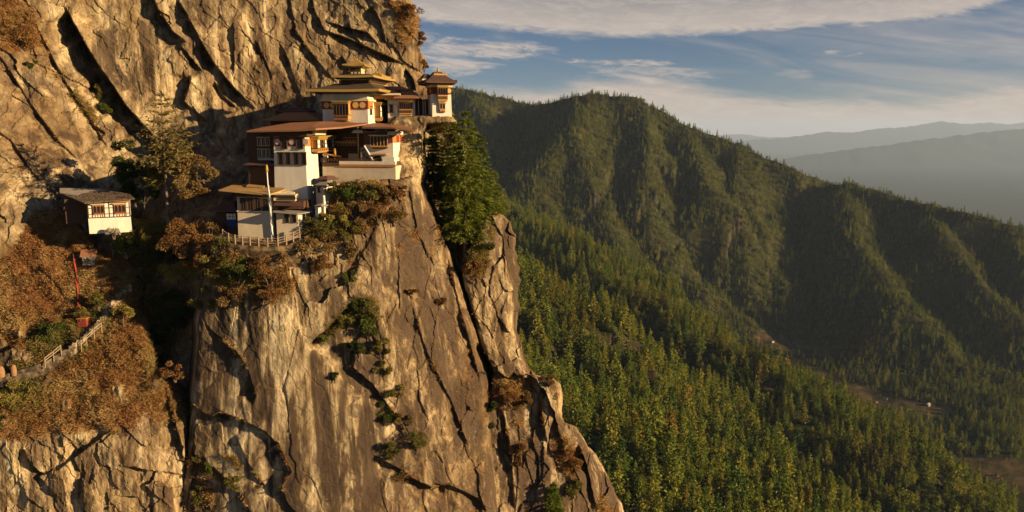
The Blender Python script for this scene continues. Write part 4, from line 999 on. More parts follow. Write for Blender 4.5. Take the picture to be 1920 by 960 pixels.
# lantern
hl = (f.fx(671, 3) - f.fx(651, 3)) / 2; cl = (f.fx(671, 3) + f.fx(651, 3)) / 2; zl0 = ze2 + .35; zl1 = f.z(661, 126.5, cy_)
ln = MB().box(cl - hl, cl + hl, cy_ - hl, cy_ + hl, zl0, zl1).build('lantern', M_WOOD, g)
for i in range(3):
    a = cl - hl + (i + .5) * hl * 2 / 3; MB('F', y=cy_ - hl).fb(a - hl * .18, a + hl * .18, -.02, .05, zl0 + .12, zl0 + .5).build('panel', M_PALEPAINT, ln)
    MB('S', x=cl + hl).fb(cy_ - hl + (i + .5) * hl * 2 / 3 - hl * .25, cy_ - hl + (i + .5) * hl * 2 / 3 + hl * .25, -.02, .05, zl0 + .15, zl1 - .2).build('panel', M_PALEPAINT, ln)
MB().box(cl - hl - .1, cl + hl + .1, cy_ - hl - .1, cy_ + hl + .1, zl1 - .12, zl1 + .1, -.25, -.25).build('bracket_tier', M_PAINT, ln)
zle = f.z(661, 124, cy_)
r3 = roof('roof', g, M_GOLD, cl - hl - .95, cl + hl + .95, cy_ - hl - .95, cy_ + hl + .95, zle, .95, .10, .18, .18)
finial(g, cl, cy_, zle + .9, f.z(665, 104, cy_) - zle - .9, 'spire')
# low golden roof behind on the right
xa, xb = f.fx(694, 10), f.fx(717, 10)
za = f.z(700, 157, 10); zg = f.z(700, 143.5, 10)
wg = MB().box(xa + .4, xb - .4, 10, 14, za - 1.5, zg - .25).build('rear_shrine', M_PAINT, g)
MB().box(xa + .1, xb - .1, 9.7, 14.3, zg - .5, zg - .2, -.2, -.2).build('cornice', M_PALEPAINT, wg)
roof('rear_roof', g, M_GOLD, xa - .3, xb + .3, 9.3, 14.7, zg + .12, .55, .3, .3, .1, M_GOLD)
finial(g, (xa + xb) / 2 - .3, 12, zg + .55, .95)

# ---------------------------------------------------------------- the wing with brown roofs between temple and tower
f = Frame(778, 216, 125.5, R(2)); g = f.root('temple_wing')
tag(g, 'low wing with layered brown roofs between the golden temple and the slim tower', 'building')
xw = f.fx(728)
walls('wall', g, xw, 0, 0, 7.5, -2.5, f.z(760, 186))
walls('rear_wall', g, f.fx(700, 5), f.fx(775, 5), 4, 9, -1, f.z(740, 170, 4), M_WOOD)
rabsel(g, 'F', f.fx(750), f.fx(774), f.z(760, 214), f.z(760, 187), .55, 6, top=.17, base=.36)
MB('F').fb(f.fx(749), f.fx(777), -.05, .3, f.z(760, 218.5), f.z(760, 215)).build('plinth', M_WHITE, g)
for a, c in ((731.5, 736.5), (742.2, 743.8)): slit(g, 'F', f.fx(a), f.fx(c), f.z(740, 211), f.z(740, 197))
MB('F').fb(f.fx(739.5), f.fx(746.5), -.05, .18, f.z(740, 213), f.z(740, 197)).build('buttress', M_WHITE, g)
MB().box(xw - .3, .2, -.7, 7, f.z(760, 187.5), f.z(760, 184.5)).build('cornice', M_PAINT, g)
roof('lower_roof', g, M_ROOFRED, f.fx(740, -1.2), f.fx(787, -1.2), -1.6, 8, f.z(760, 183), 1.0, .5, .18, 0)
roof('middle_roof', g, M_ROOFRED, f.fx(701, -1.0), f.fx(752, -1.0), -1.4, 6, f.z(730, 175.5), .6, .4, .3, 0, M_PALEPAINT)
MB().box(f.fx(703), f.fx(748), -.6, 5, f.z(730, 186), f.z(730, 178), -.3, -.3).build('bracket_tier', M_PAINT, g)
roof('upper_roof', g, M_ROOFRED, f.fx(693, 3), f.fx(774, 3), 2.4, 10, f.z(740, 167.5, 3), .55, .4, .2, 0)
for a in (752, 760, 768): finial(g, f.fx(a, 3), 4.2, f.z(740, 165, 4), .5)
# porch, deep in the shade
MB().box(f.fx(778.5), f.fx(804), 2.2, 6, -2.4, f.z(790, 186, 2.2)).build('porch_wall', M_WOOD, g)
for a in (784.5, 793, 797): MB().box(f.fx(a, 1), f.fx(a + 1.6, 1), 1.0, 1.2, -2.0, f.z(790, 188, 1)).build('post', M_CREAM, g)
MB('F', y=-.6).fb(f.fx(737), f.fx(812), -3.6, .15, f.z(778, 223.5), f.z(778, 219.5)).build('parapet', M_STONE, g)

# ---------------------------------------------------------------- the tower on the right brink
f = Frame(810.5, 219.5, 124, R(16)); g = f.root('watch_tower')
tag(g, 'slim white tower with carved bay window and dark peaked roof above the conifers', 'tower')
xr = f.fx(848); dep = 4.6
zt = f.z(825, 155)
walls('wall', g, 0, xr, 0, dep, -.7, zt, M_WHITE, .16, .12)
zb0, zb1 = f.z(825, 176.5), f.z(825, 163.5)
band(g, 'F', .12, xr - .12, zb0, zb1, [f.fx(842.8)], r=.36)
band(g, 'L', .1, dep - .1, zb0, zb1, [1.6], x=.12)
MB().box(-.12, xr + .12, -.12, dep, zb1 + .003, zb1 + .55).build('cornice', M_PALEPAINT, g)
rabsel(g, 'F', f.fx(820.5), f.fx(838.5), f.z(829, 189), f.z(829, 159.5), .75, 4, top=.16, base=.38)
rabsel(g, 'F', f.fx(824.5), f.fx(834.5), f.z(829, 210), f.z(829, 192.5), .32, 2, mat=M_WOOD, top=.12, base=.3)
MB().box(-.35, xr + .35, -.4, dep + .3, zt - .3, zt + .4, -.4, -.4).build('bracket_tier', M_WOOD, g)
ze = f.z(825, 153.5, -1)
roof('roof', g, M_ROOFDK, f.fx(800, -1.2), f.fx(857, -1.2), -1.7, dep + 1.6, ze, 1.65, .22, .22, .05)
MB().box(f.fx(817, 1), f.fx(833, 1), 1.2, 3.6, ze + .5, f.z(825, 142, 1.2)).build('upper_wall', M_ORANGE, g)
zu = f.z(825, 139, 1.0)
roof('upper_roof', g, M_GOLD, f.fx(814, 1), f.fx(836, 1), .5, 4.3, zu, .42, .35, .22, .05, M_GOLD)
finial(g, f.fx(822.5, 2.3), 2.3, zu + .35, f.z(822, 121, 2.3) - zu - .35, 'spire')
for a, h in ((815, 131), (837.5, 131)): finial(g, f.fx(a, 2.3), 2.3, zu - .2, f.z(a, h, 2.3) - zu + .2)
roof('side_roof', g, M_ROOFDK, f.fx(792, 1), f.fx(815, 1), .2, 5.5, f.z(805, 148, 0), .9, .3, .3, .05, M_PALEPAINT)

# ---------------------------------------------------------------- the great lower hall: tower block, long red roof, gallery, right block
f = Frame(577.5, 371, 111.5, TH); g = f.root('monastery_hall')
tag(g, 'broad white monastery hall under one long rust red roof, with four slit windows at left', 'monastery')
xl = f.fx(508.5); yr = f.sy(600, 0, 330); zt = f.z(577, 244)
walls('tower_block', g, xl, 0, 0, yr, -3.0, zt, M_WHITE, .22, .22)
zb0, zb1 = f.z(560, 274.5), f.z(560, 257)
band(g, 'F', xl + .26, -.22, zb0, zb1, [f.fx(518), f.fx(545), f.fx(571)], r=.42, dm=M_PINK, y=.2, o=.06)
band(g, 'S', .24, f.sy(584), zb0, zb1 - .2, [], x=-.2, o=.06, mat=M_ORANGE)
for a, c in ((519, 527), (533, 541), (548, 556.5), (562, 570.5)): slit(g, 'F', f.fx(a), f.fx(c), f.z(550, 308), f.z(550, 287), y=.06)
for a, c in ((525.5, 535.5), (554.5, 565.5)): slit(g, 'F', f.fx(a), f.fx(c), f.z(550, 278), f.z(550, 258), y=.10)
MB().box(xl - .3, .3, -.3, yr + 2, zb1 + .05, zt - .15, -.1, -.1).build('eave_beam', M_WOOD, g)
# left wing in the shade
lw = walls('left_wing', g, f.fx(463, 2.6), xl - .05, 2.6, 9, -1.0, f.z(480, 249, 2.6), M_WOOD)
for r_ in ((482, 506, 258, 273), ):
    for i in range(3):
        a = 482 + i * 8
        slit(g, 'F', f.fx(a, 2.6), f.fx(a + 5.5, 2.6), f.z(490, 273, 2.6), f.z(490, 258, 2.6), y=2.6, frame=M_CREAM, mull=2)
        slit(g, 'F', f.fx(a, 2.6), f.fx(a + 5.5, 2.6), f.z(490, 295, 2.6), f.z(490, 280, 2.6), y=2.6, frame=M_CREAM, mull=2)
MB().box(f.fx(480, 2.4), xl - .06, 2.4, 4, f.z(490, 322, 2.4), f.z(490, 297, 2.4)).build('plaster_panel', M_CREAM, g)
roof('lean_to_roof', g, M_ROOFDK, f.fx(454, .5), xl - .1, .3, 5, f.z(480, 308, .5), .5, .5, .15, 0)
MB().box(f.fx(462, 1), xl - .1, .9, 4.6, -1, f.z(480, 310, .9) - .25).build('lean_to_wall', M_WOOD, g)
# long rust red roof in two sheets, edge to the viewer
def slab(name, pts, th, mat):
    b = MB(); k = len(pts); lo = [(x, y, z - th) for x, y, z in pts]; c_ = tuple(sum(p[i] for p in pts) / k for i in range(3))
    b.v = [tuple(p) for p in lo] + [tuple(p) for p in pts] + [(c_[0], c_[1], c_[2] - th), c_]
    for i in range(k): j = (i + 1) % k; b.f += [(i, j, k + j, k + i), (j, i, 2 * k), (k + i, k + j, 2 * k + 1)]
    return b.build(name, mat, g)
def fpt(u, v, y): x, z_ = f.F(u, v, y); return (x, y, z_)
slab('long_roof', [fpt(462, 245, -1.6), fpt(560, 243.5, -1.8), fpt(592, 241, -1.8), fpt(640, 238, 4.6), fpt(688, 231.5, 7.5), fpt(690, 229, 12.5), fpt(600, 227.5, 9), fpt(545, 230, 9), fpt(495, 238, 6)], .22, M_ROOFRED)
slab('right_roof', [fpt(678, 238.5, 4.6), fpt(740, 239, 4.0), fpt(778, 244.5, 4.2), fpt(772, 240, 9.4), fpt(745, 232, 13), fpt(690, 230.5, 13)], .22, M_ROOFRED)
# ornate bay on the tower's lit side
rabsel(g, 'S', f.sy(583), f.sy(617, 0), f.z(577, 285.5), f.z(577, 254.5), .9, 5, x=.0, rows=2, infill=M_WHITE, top=.26, base=.22)
MB('S').fb(f.sy(581), f.sy(601), -.05, .75, f.z(577, 253.5), f.z(577, 242), .25).build('bracket_tier', M_PALEPAINT, g)
# recessed gallery
yg = f.sy(617, .0)
y_g = 9.2
gx0, gx1 = f.fx(596, y_g), f.fx(686, y_g)
MB().box(gx0, gx1, y_g, y_g + 4, f.z(640, 312, y_g), f.z(640, 240, y_g)).build('gallery_wall', M_WOOD, g)
for (a, c, v1, v0) in ((622, 668, 253, 250), (622, 668, 261, 257.5), (628, 668, 268.5, 265), (620, 668, 277, 274)):
    MB('F', y=y_g).fb(f.fx(a, y_g), f.fx(c, y_g), -.05, .14, f.z(640, v1, y_g), f.z(640, v0, y_g)).build('gallery_beam', M_PAINT if v1 in (268.5,) else M_WOOD, g)
for i, a in enumerate((645, 651, 657, 663)): slit(g, 'F', f.fx(a, y_g), f.fx(a + 4, y_g), f.z(650, 263.5, y_g), f.z(650, 258.5, y_g), y=y_g, frame=M_PAINT)
for i in range(9): 
    a = 624 + i * 5; slit(g, 'F', f.fx(a, y_g), f.fx(a + 3, y_g), f.z(650, 272.5, y_g), f.z(650, 267.5, y_g), y=y_g, frame=M_PAINT)
MB('F', y=y_g).fb(f.fx(652, y_g), f.fx(671, y_g), -.05, .12, f.z(650, 303, y_g), f.z(650, 288, y_g)).build('plaster_panel', M_CREAM, g)
MB().box(f.fx(669.5, 6.6), f.fx(671.5, 6.6), 6.6, 6.8, f.z(670, 306, 6.6), f.z(670, 238, 6.6)).build('pillar', M_PAINT, g)
MB('F', y=6.5).fb(f.fx(659, 6.5), f.fx(681, 6.5), -.4, .1, f.z(670, 249.5, 6.5), f.z(670, 244, 6.5), -.25).build('pillar_capital', M_PALEPAINT, g)
# right block
yb = 6.2; bx0, bx1 = f.fx(681, yb), f.fx(737, yb)
byr = 6.5
walls('right_block', g, bx0, bx1, yb, yb + byr, f.z(737, 345, yb), f.z(737, 246.5, yb), M_WHITE, .1, .1)
MB('F', y=yb + .05).fb(bx0 + .1, f.fx(726, yb), -.05, .06, f.z(700, 271, yb), f.z(700, 247, yb)).build('dark_timber_panel', M_WOOD, g)  # dark timber sheet across the upper front wall
rabsel(g, 'F', f.fx(695.5, yb), f.fx(727, yb), f.z(710, 279), f.z(710, 253.5), .45, 5, y=yb, mat=M_WOOD, top=.1, base=.14)
MB('F', y=yb).fb(f.fx(729.5, yb), f.fx(736, yb), -.05, .06, f.z(730, 267.5, yb), f.z(730, 253.5, yb)).build('red_panel', M_REDBAND, g)
fS = lambda u: f.sy(u, bx1 - .08)
b_ = MB('S', x=bx1 - .08)
for a, c in ((742, 746.5), (749, 752.5)):
    MB('S', x=bx1 - .08).fb(fS(a), fS(c), -.05, .10, f.z(737, 267.5, yb), f.z(737, 253.5, yb)).build('red_panel', M_REDBAND, g)
MB('S', x=bx1 - .06).fb(yb + .2, fS(753.5), -.05, .05, f.z(737, 267.8, yb), f.z(737, 253.2, yb)).build('orange_band', M_ORANGE, g)
for a in (737.5, 747.5): MB('S', x=bx1).fb(f.sy(a, bx1) , f.sy(a + 4.5, bx1), -.1, .3, f.z(737, 252.5, yb), f.z(737, 247, yb)).build('wall_cap', M_WHITE, g)
# small roof and bench by the right block
MB('F', y=yb).fb(f.fx(704, yb), f.fx(728, yb), -.1, 1.5, f.z(710, 291, yb - 1.5), f.z(710, 288.6, yb - 1.5)).build('low_roof', M_ORANGE, g)
MB('F', y=yb).fb(f.fx(700, yb), f.fx(713, yb), -.1, .03, f.z(710, 302, yb), f.z(710, 292, yb)).build('doorway', M_PANE, g)
# terrace with its parapet and orange band
yp = 4.6
px0, px1 = f.fx(602, yp), f.fx(740, yp)
MB().box(px0, px1, yp, 11.5, f.z(660, 360, yp), f.z(660, 311, yp), .0, 0).build('terrace_wall', M_CREAM, g)
MB('F', y=yp).fb(f.fx(634, yp), px1 + .02, -.3, .10, f.z(690, 308.3, yp), f.z(690, 302.6, yp)).build('white_parapet', M_WHITE, g)
MB('F', y=yp).fb(f.fx(634, yp), px1 - .0, -.3, .16, f.z(690, 312.6, yp), f.z(690, 308.4, yp)).build('orange_band', M_ORANGE, g)
MB('F', y=yp).fb(px0, f.fx(634, yp) - .01, -.3, .12, f.z(620, 311, yp), f.z(620, 305, yp)).build('timber_sill', M_WOOD, g)
MB('F', y=yp + .1).fb(f.fx(715, yp), f.fx(737.5, yp), -2.5, .02, f.z(725, 302.7, yp), f.z(725, 295.5, yp)).build('white_parapet', M_WHITE, g)
# stair up to the right block
st = MB()
for i in range(9):
    q = i / 8.; xx = f.fx(681 + 14 * q, 5.5); st.box(xx - .35, xx + .35, 5.05, 6.0, f.z(690, 304, 5.5), f.z(681 + 14 * q, 277 + 24 * q, 5.5))
stp = st.build('stair', M_STONE, g)
MB().bar(fpt(683, 273.5, 5.0), fpt(698, 298.5, 5.0), .14).build('stair_rail', M_WHITE, stp)
rl = MB()
for a in np.arange(606, 712, 5.2): rl.bar(fpt(a, 303.5, yp + .3), fpt(a, 297.8, yp + .3), .05)
rl.bar(fpt(604, 298, yp + .3), fpt(712, 298, yp + .3), .05).bar(fpt(604, 300.8, yp + .3), fpt(712, 300.8, yp + .3), .04); rl.build('railing', M_WOOD, g)
MB().box(f.fx(624.5, 6.0), f.fx(627, 6.0), 6.0, 6.3, f.z(625, 300, 6.0), f.z(625, 278, 6.0)).build('post', M_PAINT, g)
MB().bar(fpt(608, 289, 5.9), fpt(640, 294, 5.9), .14).build('beam', M_PAINT, g)
MB().box(f.fx(603, 6.2), f.fx(610, 6.2), 6.2, 7.0, f.z(606, 304, 6.2), f.z(606, 288, 6.2)).build('white_pier', M_WHITE, g)
MB('F', y=6.1).fb(f.fx(599, 6.1), f.fx(603, 6.1), -.3, .06, f.z(597, 303, 6.1), f.z(597, 288, 6.1)).build('doorway', M_WOOD, g)

# ---------------------------------------------------------------- dark rear roofs behind, left of the temple
f = Frame(600, 232, 131, TH); g = f.root('rear_building')
tag(g, 'shadowed rear building with dark red roofs against the rock left of the temple', 'building')
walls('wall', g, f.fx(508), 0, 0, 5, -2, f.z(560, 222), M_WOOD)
roof('roof', g, M_ROOFRED, f.fx(498), f.fx(606), -1.6, 6.4, f.z(560, 224.5), 1.2, .4, .2, 0)
MB().box(f.fx(536, 4), f.fx(575, 4), 4, 7, f.z(560, 224, 4), f.z(560, 211, 4)).build('upper_wall', M_WOOD, g)
roof('upper_roof', g, M_ROOFDK, f.fx(526, 4), f.fx(582, 4), 3, 8, f.z(560, 208, 3), .6, .4, .2, 0)

# ---------------------------------------------------------------- the lower house on the fenced terrace
f = Frame(514, 436, 108.5, R(-3)); g = f.root('lower_house')
tag(g, 'low house with wide flat ochre roof behind the white flagpole and rail fence', 'house')
xl = f.fx(435.5); zt = f.z(500, 362)
walls('wall', g, xl, 0, 0, 5.2, -2.0, zt, M_CREAM, .1, .1)
MB('F').fb(xl + .1, 0, -.1, .05, f.z(480, 369), zt + .2).build('eave_beam', M_WOOD, g)
MB('F').fb(xl, .02, -.1, .07, f.z(480, 397), f.z(480, 394.8)).build('string_course', M_WHITE, g)
for a in (444, 457.5, 471.5, 486): slit(g, 'F', f.fx(a), f.fx(a + 9), f.z(470, 394), f.z(470, 372.5), mull=2)
def fpt(u, v, y): x, z_ = f.F(u, v, y); return (x, y, z_)
slab('roof', [fpt(409.5, 356, -1.3), fpt(504, 364.8, -1.8), fpt(536, 354, 2.2), fpt(515, 345.8, 7.5), fpt(441, 344.6, 7.5)], .16, M_ROOFTAN)
rv = slab('roof_vent', [fpt(461, 349.5, 3.0), fpt(494, 351.5, 2.6), fpt(500, 343.6, 6.4), fpt(468, 342, 6.4)], .14, M_ROOFTAN)
MB().box(f.fx(464, 3.6), f.fx(494, 3.6), 3.6, 6, f.z(480, 356, 3.6), f.z(480, 351, 3.6)).build('vent_wall', M_WOOD, rv)
b1 = slab('front_gable', [fpt(513, 372, -.35), fpt(547, 373.5, -.1), fpt(553, 360, .9), fpt(541, 357.5, 1.2), fpt(516, 363, .6)], .3, M_PALEPAINT)
rabsel(g, 'F', f.fx(514, .2), f.fx(550, .2), f.z(530, 376, .2), f.z(530, 363, .2), .5, 8, y=.2, mat=M_PALEPAINT, base=.3, top=.3)
slab('porch_roof', [fpt(513, 383.5, -1.2), fpt(569, 385.5, -1.2), fpt(562, 376.5, 1.2), fpt(517, 375.5, 1.0)], .14, M_ROOFDK)
MB().box(f.fx(515, .6), f.fx(563, .6), .6, 4, f.z(540, 392, .6), f.z(540, 377, .6)).build('rear_room', M_WOOD, g)
for a in (517, 541, 561): MB().bar(fpt(a, 391, -.8), fpt(a, 384.5, -.8), .08).build('porch_post', M_REDBAND, g)
# annex in front on the right
ya = -.6; xa0, xa1 = f.fx(510, ya), f.fx(551.5, ya)
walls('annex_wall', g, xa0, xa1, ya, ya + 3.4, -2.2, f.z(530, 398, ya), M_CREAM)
MB('S', x=xa1).fb(ya + .02, ya + 3.38, -.02, .04, -2.2, f.z(530, 398.5, ya)).build('lit_side_wall', M_WHITE, g)  # paler sheet over the cream wall: sunlight put into this side's colour
for a, c in ((527, 533.5), (540.5, 547.5)): slit(g, 'F', f.fx(a, ya), f.fx(c, ya), f.z(530, 416.5, ya), f.z(530, 400, ya), y=ya)
slab('annex_roof', [fpt(511, 396.5, -1.7), fpt(557, 400.8, -1.7), fpt(588, 396, 1.6), fpt(566, 390, 3.0), fpt(524, 388, 3.0)], .13, M_GREYROOF)

# ---------------------------------------------------------------- small things beside it
f = Frame(430, 425, 111, R(-10)); g = f.root('blue_shed')
tag(g, 'small shed with blue lower wall left of the low ochre roofed house', 'shed')
walls('wall', g, f.fx(416), f.fx(436), 0, 2.4, -.8, f.z(425, 400), M_WOOD)
MB('F').fb(f.fx(415.6), f.fx(434), -.05, .08, f.z(425, 425), f.z(425, 411.5)).build('blue_panel', M_BLUE, g)
wn_ = MB('F').fb(f.fx(416), f.fx(433), -.05, .07, f.z(425, 411.2), f.z(425, 400.5)).build('window', M_CLOTH, g)
b = MB('F')
for a in (421.3, 427.2): b.fb(f.fx(a), f.fx(a + .8), .04, .1, f.z(425, 411), f.z(425, 400.6))
b.fb(f.fx(416), f.fx(433), .04, .1, f.z(425, 406.3), f.z(425, 405.5)); b.build('frame', M_WOOD, wn_)
roof('roof', g, M_ROOFDK, f.fx(384, -.6), f.fx(437, -.6), -1.0, 5, f.z(420, 394), 1.1, .35, .14, 0)
walls('side_wall', g, f.fx(396, .8), f.fx(415, .8), .8, 4, -.6, f.z(405, 396.5, .8), M_WOOD)

f = Frame(607, 362, 110.5, R(-20)); g = f.root('stair_house')
tag(g, 'little white stair house with grey roofs at the foot of the monastery hall', 'hut')
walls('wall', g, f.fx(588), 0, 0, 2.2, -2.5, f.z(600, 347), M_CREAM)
MB('S').fb(.0, 2.2, -.05, .05, -2.4, f.z(606, 348.5)).build('lit_side_wall', M_WHITE, g)  # sun side painted lighter than the other walls, as if lit
roof('roof', g, M_GREYROOF, f.fx(585, -.4), f.fx(610, -.4), -.6, 2.8, f.z(600, 346.5), .35, .5, .12, 0)
walls('upper_wall', g, f.fx(588, 1.5), f.fx(604, 1.5), 2.3, 4, -1, f.z(598, 337.5, 2.3), M_STONE)
roof('upper_roof', g, M_ROOFDK, f.fx(586, 1.5), f.fx(609, 1.5), 1.6, 4.8, f.z(600, 336.5, 1.5), .4, .5, .12, 0)
slit(g, 'F', f.fx(592), f.fx(596), f.z(594, 360), f.z(594, 351))

f = Frame(597, 399, 108.6, R(-20)); g = f.root('white_shrine')
tag(g, 'small white cube shrine among the bushes at the end of the lower house', 'shrine')
walls('body', g, f.fx(585), 0, 0, 1.3, -1.6, f.z(592, 387), M_WHITE)
roof('cap', g, M_GREYROOF, f.fx(584), f.fx(599), -.15, 1.5, f.z(592, 385.6), .25, .4, .1, 0)
f = Frame(605, 397, 109.2, R(-20)); g = f.root('white_pillar')
tag(g, 'tall thin white pillar beside the small cube shrine', 'pillar')
walls('shaft', g, f.fx(602), 0, 0, .35, -2.0, f.z(603, 369), M_WHITE)
MB().box(f.fx(601.5), .06, -.06, .42, f.z(603, 369) + .003, f.z(603, 366.5)).build('cap', M_CREAM, g)

# ---------------------------------------------------------------- the white cottage on the left
f = Frame(165.5, 410, 110, R(24)); g = f.root('white_cottage')
tag(g, 'white half-timbered cottage with plank roof standing alone on the left brown slope', 'cottage')
xr = f.fx(244, 0, 395); zf = f.z(200, 407); zt = f.z(200, 379)
dep = f.o.y * 0 + 5.5
MB().box(0, xr, 0, dep, f.z(200, 437), zf).build('stone_base', M_WHITE, g)
walls('upper_wall', g, 0, xr, -.12, dep, zf + .003, zt, M_WHITE)
b = MB('F', y=-.12)
zs = [zf + (zt - zf) * q for q in (0, .22, .62, 1)]
for z_ in zs: b.fb(-.03, xr + .03, -.02, .05, z_ - .045, z_ + .045)
for a in (165.5, 173, 196, 205, 213, 236, 243.5): x_ = f.fx(a, 0, 395); b.fb(x_ - .05, x_ + .05, -.02, .055, zf, zt)
for a in (178, 183, 188, 192, 219, 224, 229, 233): x_ = f.fx(a, 0, 395); b.fb(x_ - .035, x_ + .035, -.02, .05, zs[0], zs[1])
b.build('timber_frame', M_WOOD, g)
for a, c in ((174.5, 195), (214.5, 235)):
    a0, a1 = f.fx(a, 0, 395), f.fx(c, 0, 395)
    rabsel(g, 'F', a0, a1, zs[1] + .02, zs[3] - .15, .16, 3, y=-.12, mat=M_ORANGE, base=.14, top=.14)
MB('L').fb(.0, dep, -.02, .04, zf, zt).build('shaded_side', M_WOOD, g)  # dark sheet on the left wall, its shade painted in
sd_ = slit(g, 'L', .5, 1.6, zf + .5, zt - .5, frame=M_ORANGE)
def fpt(u, v, y): x, z_ = f.F(u, v, y); return (x, y, z_)
rr_ = slab('roof', [fpt(158.5, 380.5, -.9), fpt(252.5, 372, -.9), fpt(242, 362, 2.6), fpt(207, 357.5, 5.2), fpt(108, 360, 5.6)], .14, M_SHINGLE)
slab('roof_planks', [fpt(112, 360.5, 4.4), fpt(170, 370.5, 2.2), fpt(181, 367.5, 3.0), fpt(208, 358.8, 5.4), fpt(186, 353, 6.5), fpt(112, 352.5, 6.5)], .14, M_GREYROOF)
MB().box(f.fx(112, 5), .0, 2.5, 6.8, zf - 1.0, f.z(140, 372, 4)).build('rear_wall', M_WOOD, g)
MB('F', y=-.12).fb(0, xr, -.05, .4, zt - .01, zt + .18).build('eave_beam', M_ORANGE, g)
# ================================================================== terrace, fence, flags, path
def plane_pt(u, v, z):
    r = ray(u, v); Y = z / r[2] * r[1]; return P(u, v, Y)
M_DIRT = simple('trodden_earth', (.16, .105, .055), 1., var=.4, scale=1.2, bump=.5)
fr = [(396, 455, 107.5), (412, 452, 106.6), (428, 455, 106.1), (446, 459, 105.8), (470, 461, 105.6), (502, 464, 105.5), (522, 463, 105.5), (540, 460, 106.0), (560, 450, 106.6), (580, 440, 107.4)]
bk = [(396, 428), (412, 427), (428, 428), (446, 429), (470, 430), (502, 432), (522, 433), (540, 431), (560, 426), (585, 420)]
rows = []
for (u, v, Y), (ub, vb) in zip(fr, bk):
    a = P(u, v, Y); b_ = P(ub, vb, 112.5)
    rows.append([a + Vector((0, .35, -5)), a + Vector((0, -.1, -.5)), a, a.lerp(b_, .3), a.lerp(b_, .65), b_])
TV = np.array([[tuple(p) for p in r_] for r_ in rows])
TV[:, :, 2] += .12 * fbm(TV[:, :, 0] * .8, TV[:, :, 1] * .8, TV[:, :, 2] * .5, 3)
ter = mesh_np('terrace_ground', TV.reshape(-1, 3), grid_faces(TV.shape[0], TV.shape[1]), M_DIRT); tag(ter, kind='structure')

g = empty('rail_fence', P(502, 462, 105.6)); o0 = g.location
tag(g, 'weathered timber rail fence along the outer edge of the terrace', 'fence')
posts = [(418, 447, 106.5), (429, 454, 106.2), (441, 457, 106), (455, 459, 105.9), (469, 460, 105.8), (485, 461.5, 105.7), (502, 463, 105.7), (521, 462, 105.7), (537, 458, 106.1), (550, 452, 106.5), (562, 445, 106.9)]
tops = []
for u, v, Y in posts:
    p = P(u, v, Y) - o0; MB().bar(p - Vector((0, 0, .3)), p + Vector((0, 0, 1.25)), .11).build('post', M_FENCE, g); tops.append(p)
for h in (.45, .78, 1.1):
    b = MB()
    for p, q in zip(tops[:-1], tops[1:]): b.bar(p + Vector((0, 0, h)), q + Vector((0, 0, h)), .055)
    b.build('rail', M_FENCE, g)
def pole_flag(name, base, top, label, cat, rad, mat, flag=None, fm=None, tip=None):
    o = base; g = empty(name, o); d = top - base
    tag(g, label, cat)
    MB().bar((0, 0, -.4), tuple(d), rad, 8).build('pole', mat, g)
    if tip: MB().lathe(d.x, d.y, [(.05, d.z - .1), (.16, d.z), (.2, d.z + .3), (.14, d.z + .8), (.02, d.z + 1.0)], 8).build('finial', M_GOLD, g)
    if flag:
        n = 26; vs_ = []; fs = []
        for i in range(n):
            q = flag[0] + (flag[1] - flag[0]) * i / (n - 1); c = Vector(d) * q
            w_ = flag[2] * (.75 + .35 * math.sin(i * 1.3) * .5 + .2 * math.sin(i * .5))
            for j in range(4):
                e = j / 3
                vs_.append((c.x + .04 + w_ * e, c.y + .16 * math.sin(e * 5 + i * .7), c.z - .12 * e))
        for i in range(n - 1):
            for j in range(3): fs.append((i * 4 + j, i * 4 + j + 1, i * 4 + 5 + j, i * 4 + 4 + j))
        o_ = mesh_np('flag', vs_, fs, fm, g, smooth=True)
        sm = o_.modifiers.new('thickness', 'SOLIDIFY'); sm.thickness = .02
    return g
pole_flag('prayer_flagpole', P(509.5, 447, 106.6), P(500.5, 322, 106.6), 'tall white flagpole with narrow white prayer flag and gilt tip on the terrace', 'flagpole', .085, M_CLOTH, (.03, .80, .20), M_CLOTH, True)
pb = on_cliff(148, 598); pole_flag('prayer_banner', pb, P(137, 476, pb.y), 'tall leaning pole with a long red prayer banner on the brown slope at the left', 'flagpole', .07, M_WOOD, (.02, .93, .28), M_RED)
pg_ = on_cliff(211, 482, -.6); pole_flag('bare_pole', pg_, P(211.5, 433, pg_.y), 'thin bare pale pole below the white cottage beside the dark bushes', 'pole', .06, M_PALEPOLE)
b0 = on_cliff(156, 604, -.4); g = empty('banner_shrine', b0); tag(g, 'small red painted stone base at the foot of the red prayer banner', 'shrine')
MB().box(-.65, .65, -.4, .4, -.6, .5, .1, .06).build('base', M_REDBAND, g); MB().box(-.72, .72, -.46, .46, .503, .62).build('cap', M_ORANGE, g)
b0 = on_cliff(167, 486, -.4); g = empty('slope_shrine', b0, R(20)); tag(g, 'tiny hut with a red brown lean-to roof on the brown slope below the cottage', 'hut')
MB().box(-.8, .8, -.5, .5, -.8, .55).build('wall', M_STONE, g); MB().loft([[(-1.05, -.75, .45), (1.05, -.75, .45), (1.05, .8, 1.2), (-1.05, .8, 1.2)], [(-1.05, -.75, .55), (1.05, -.75, .55), (1.05, .8, 1.3), (-1.05, .8, 1.3)]]).build('roof', M_ROOFRED, g)

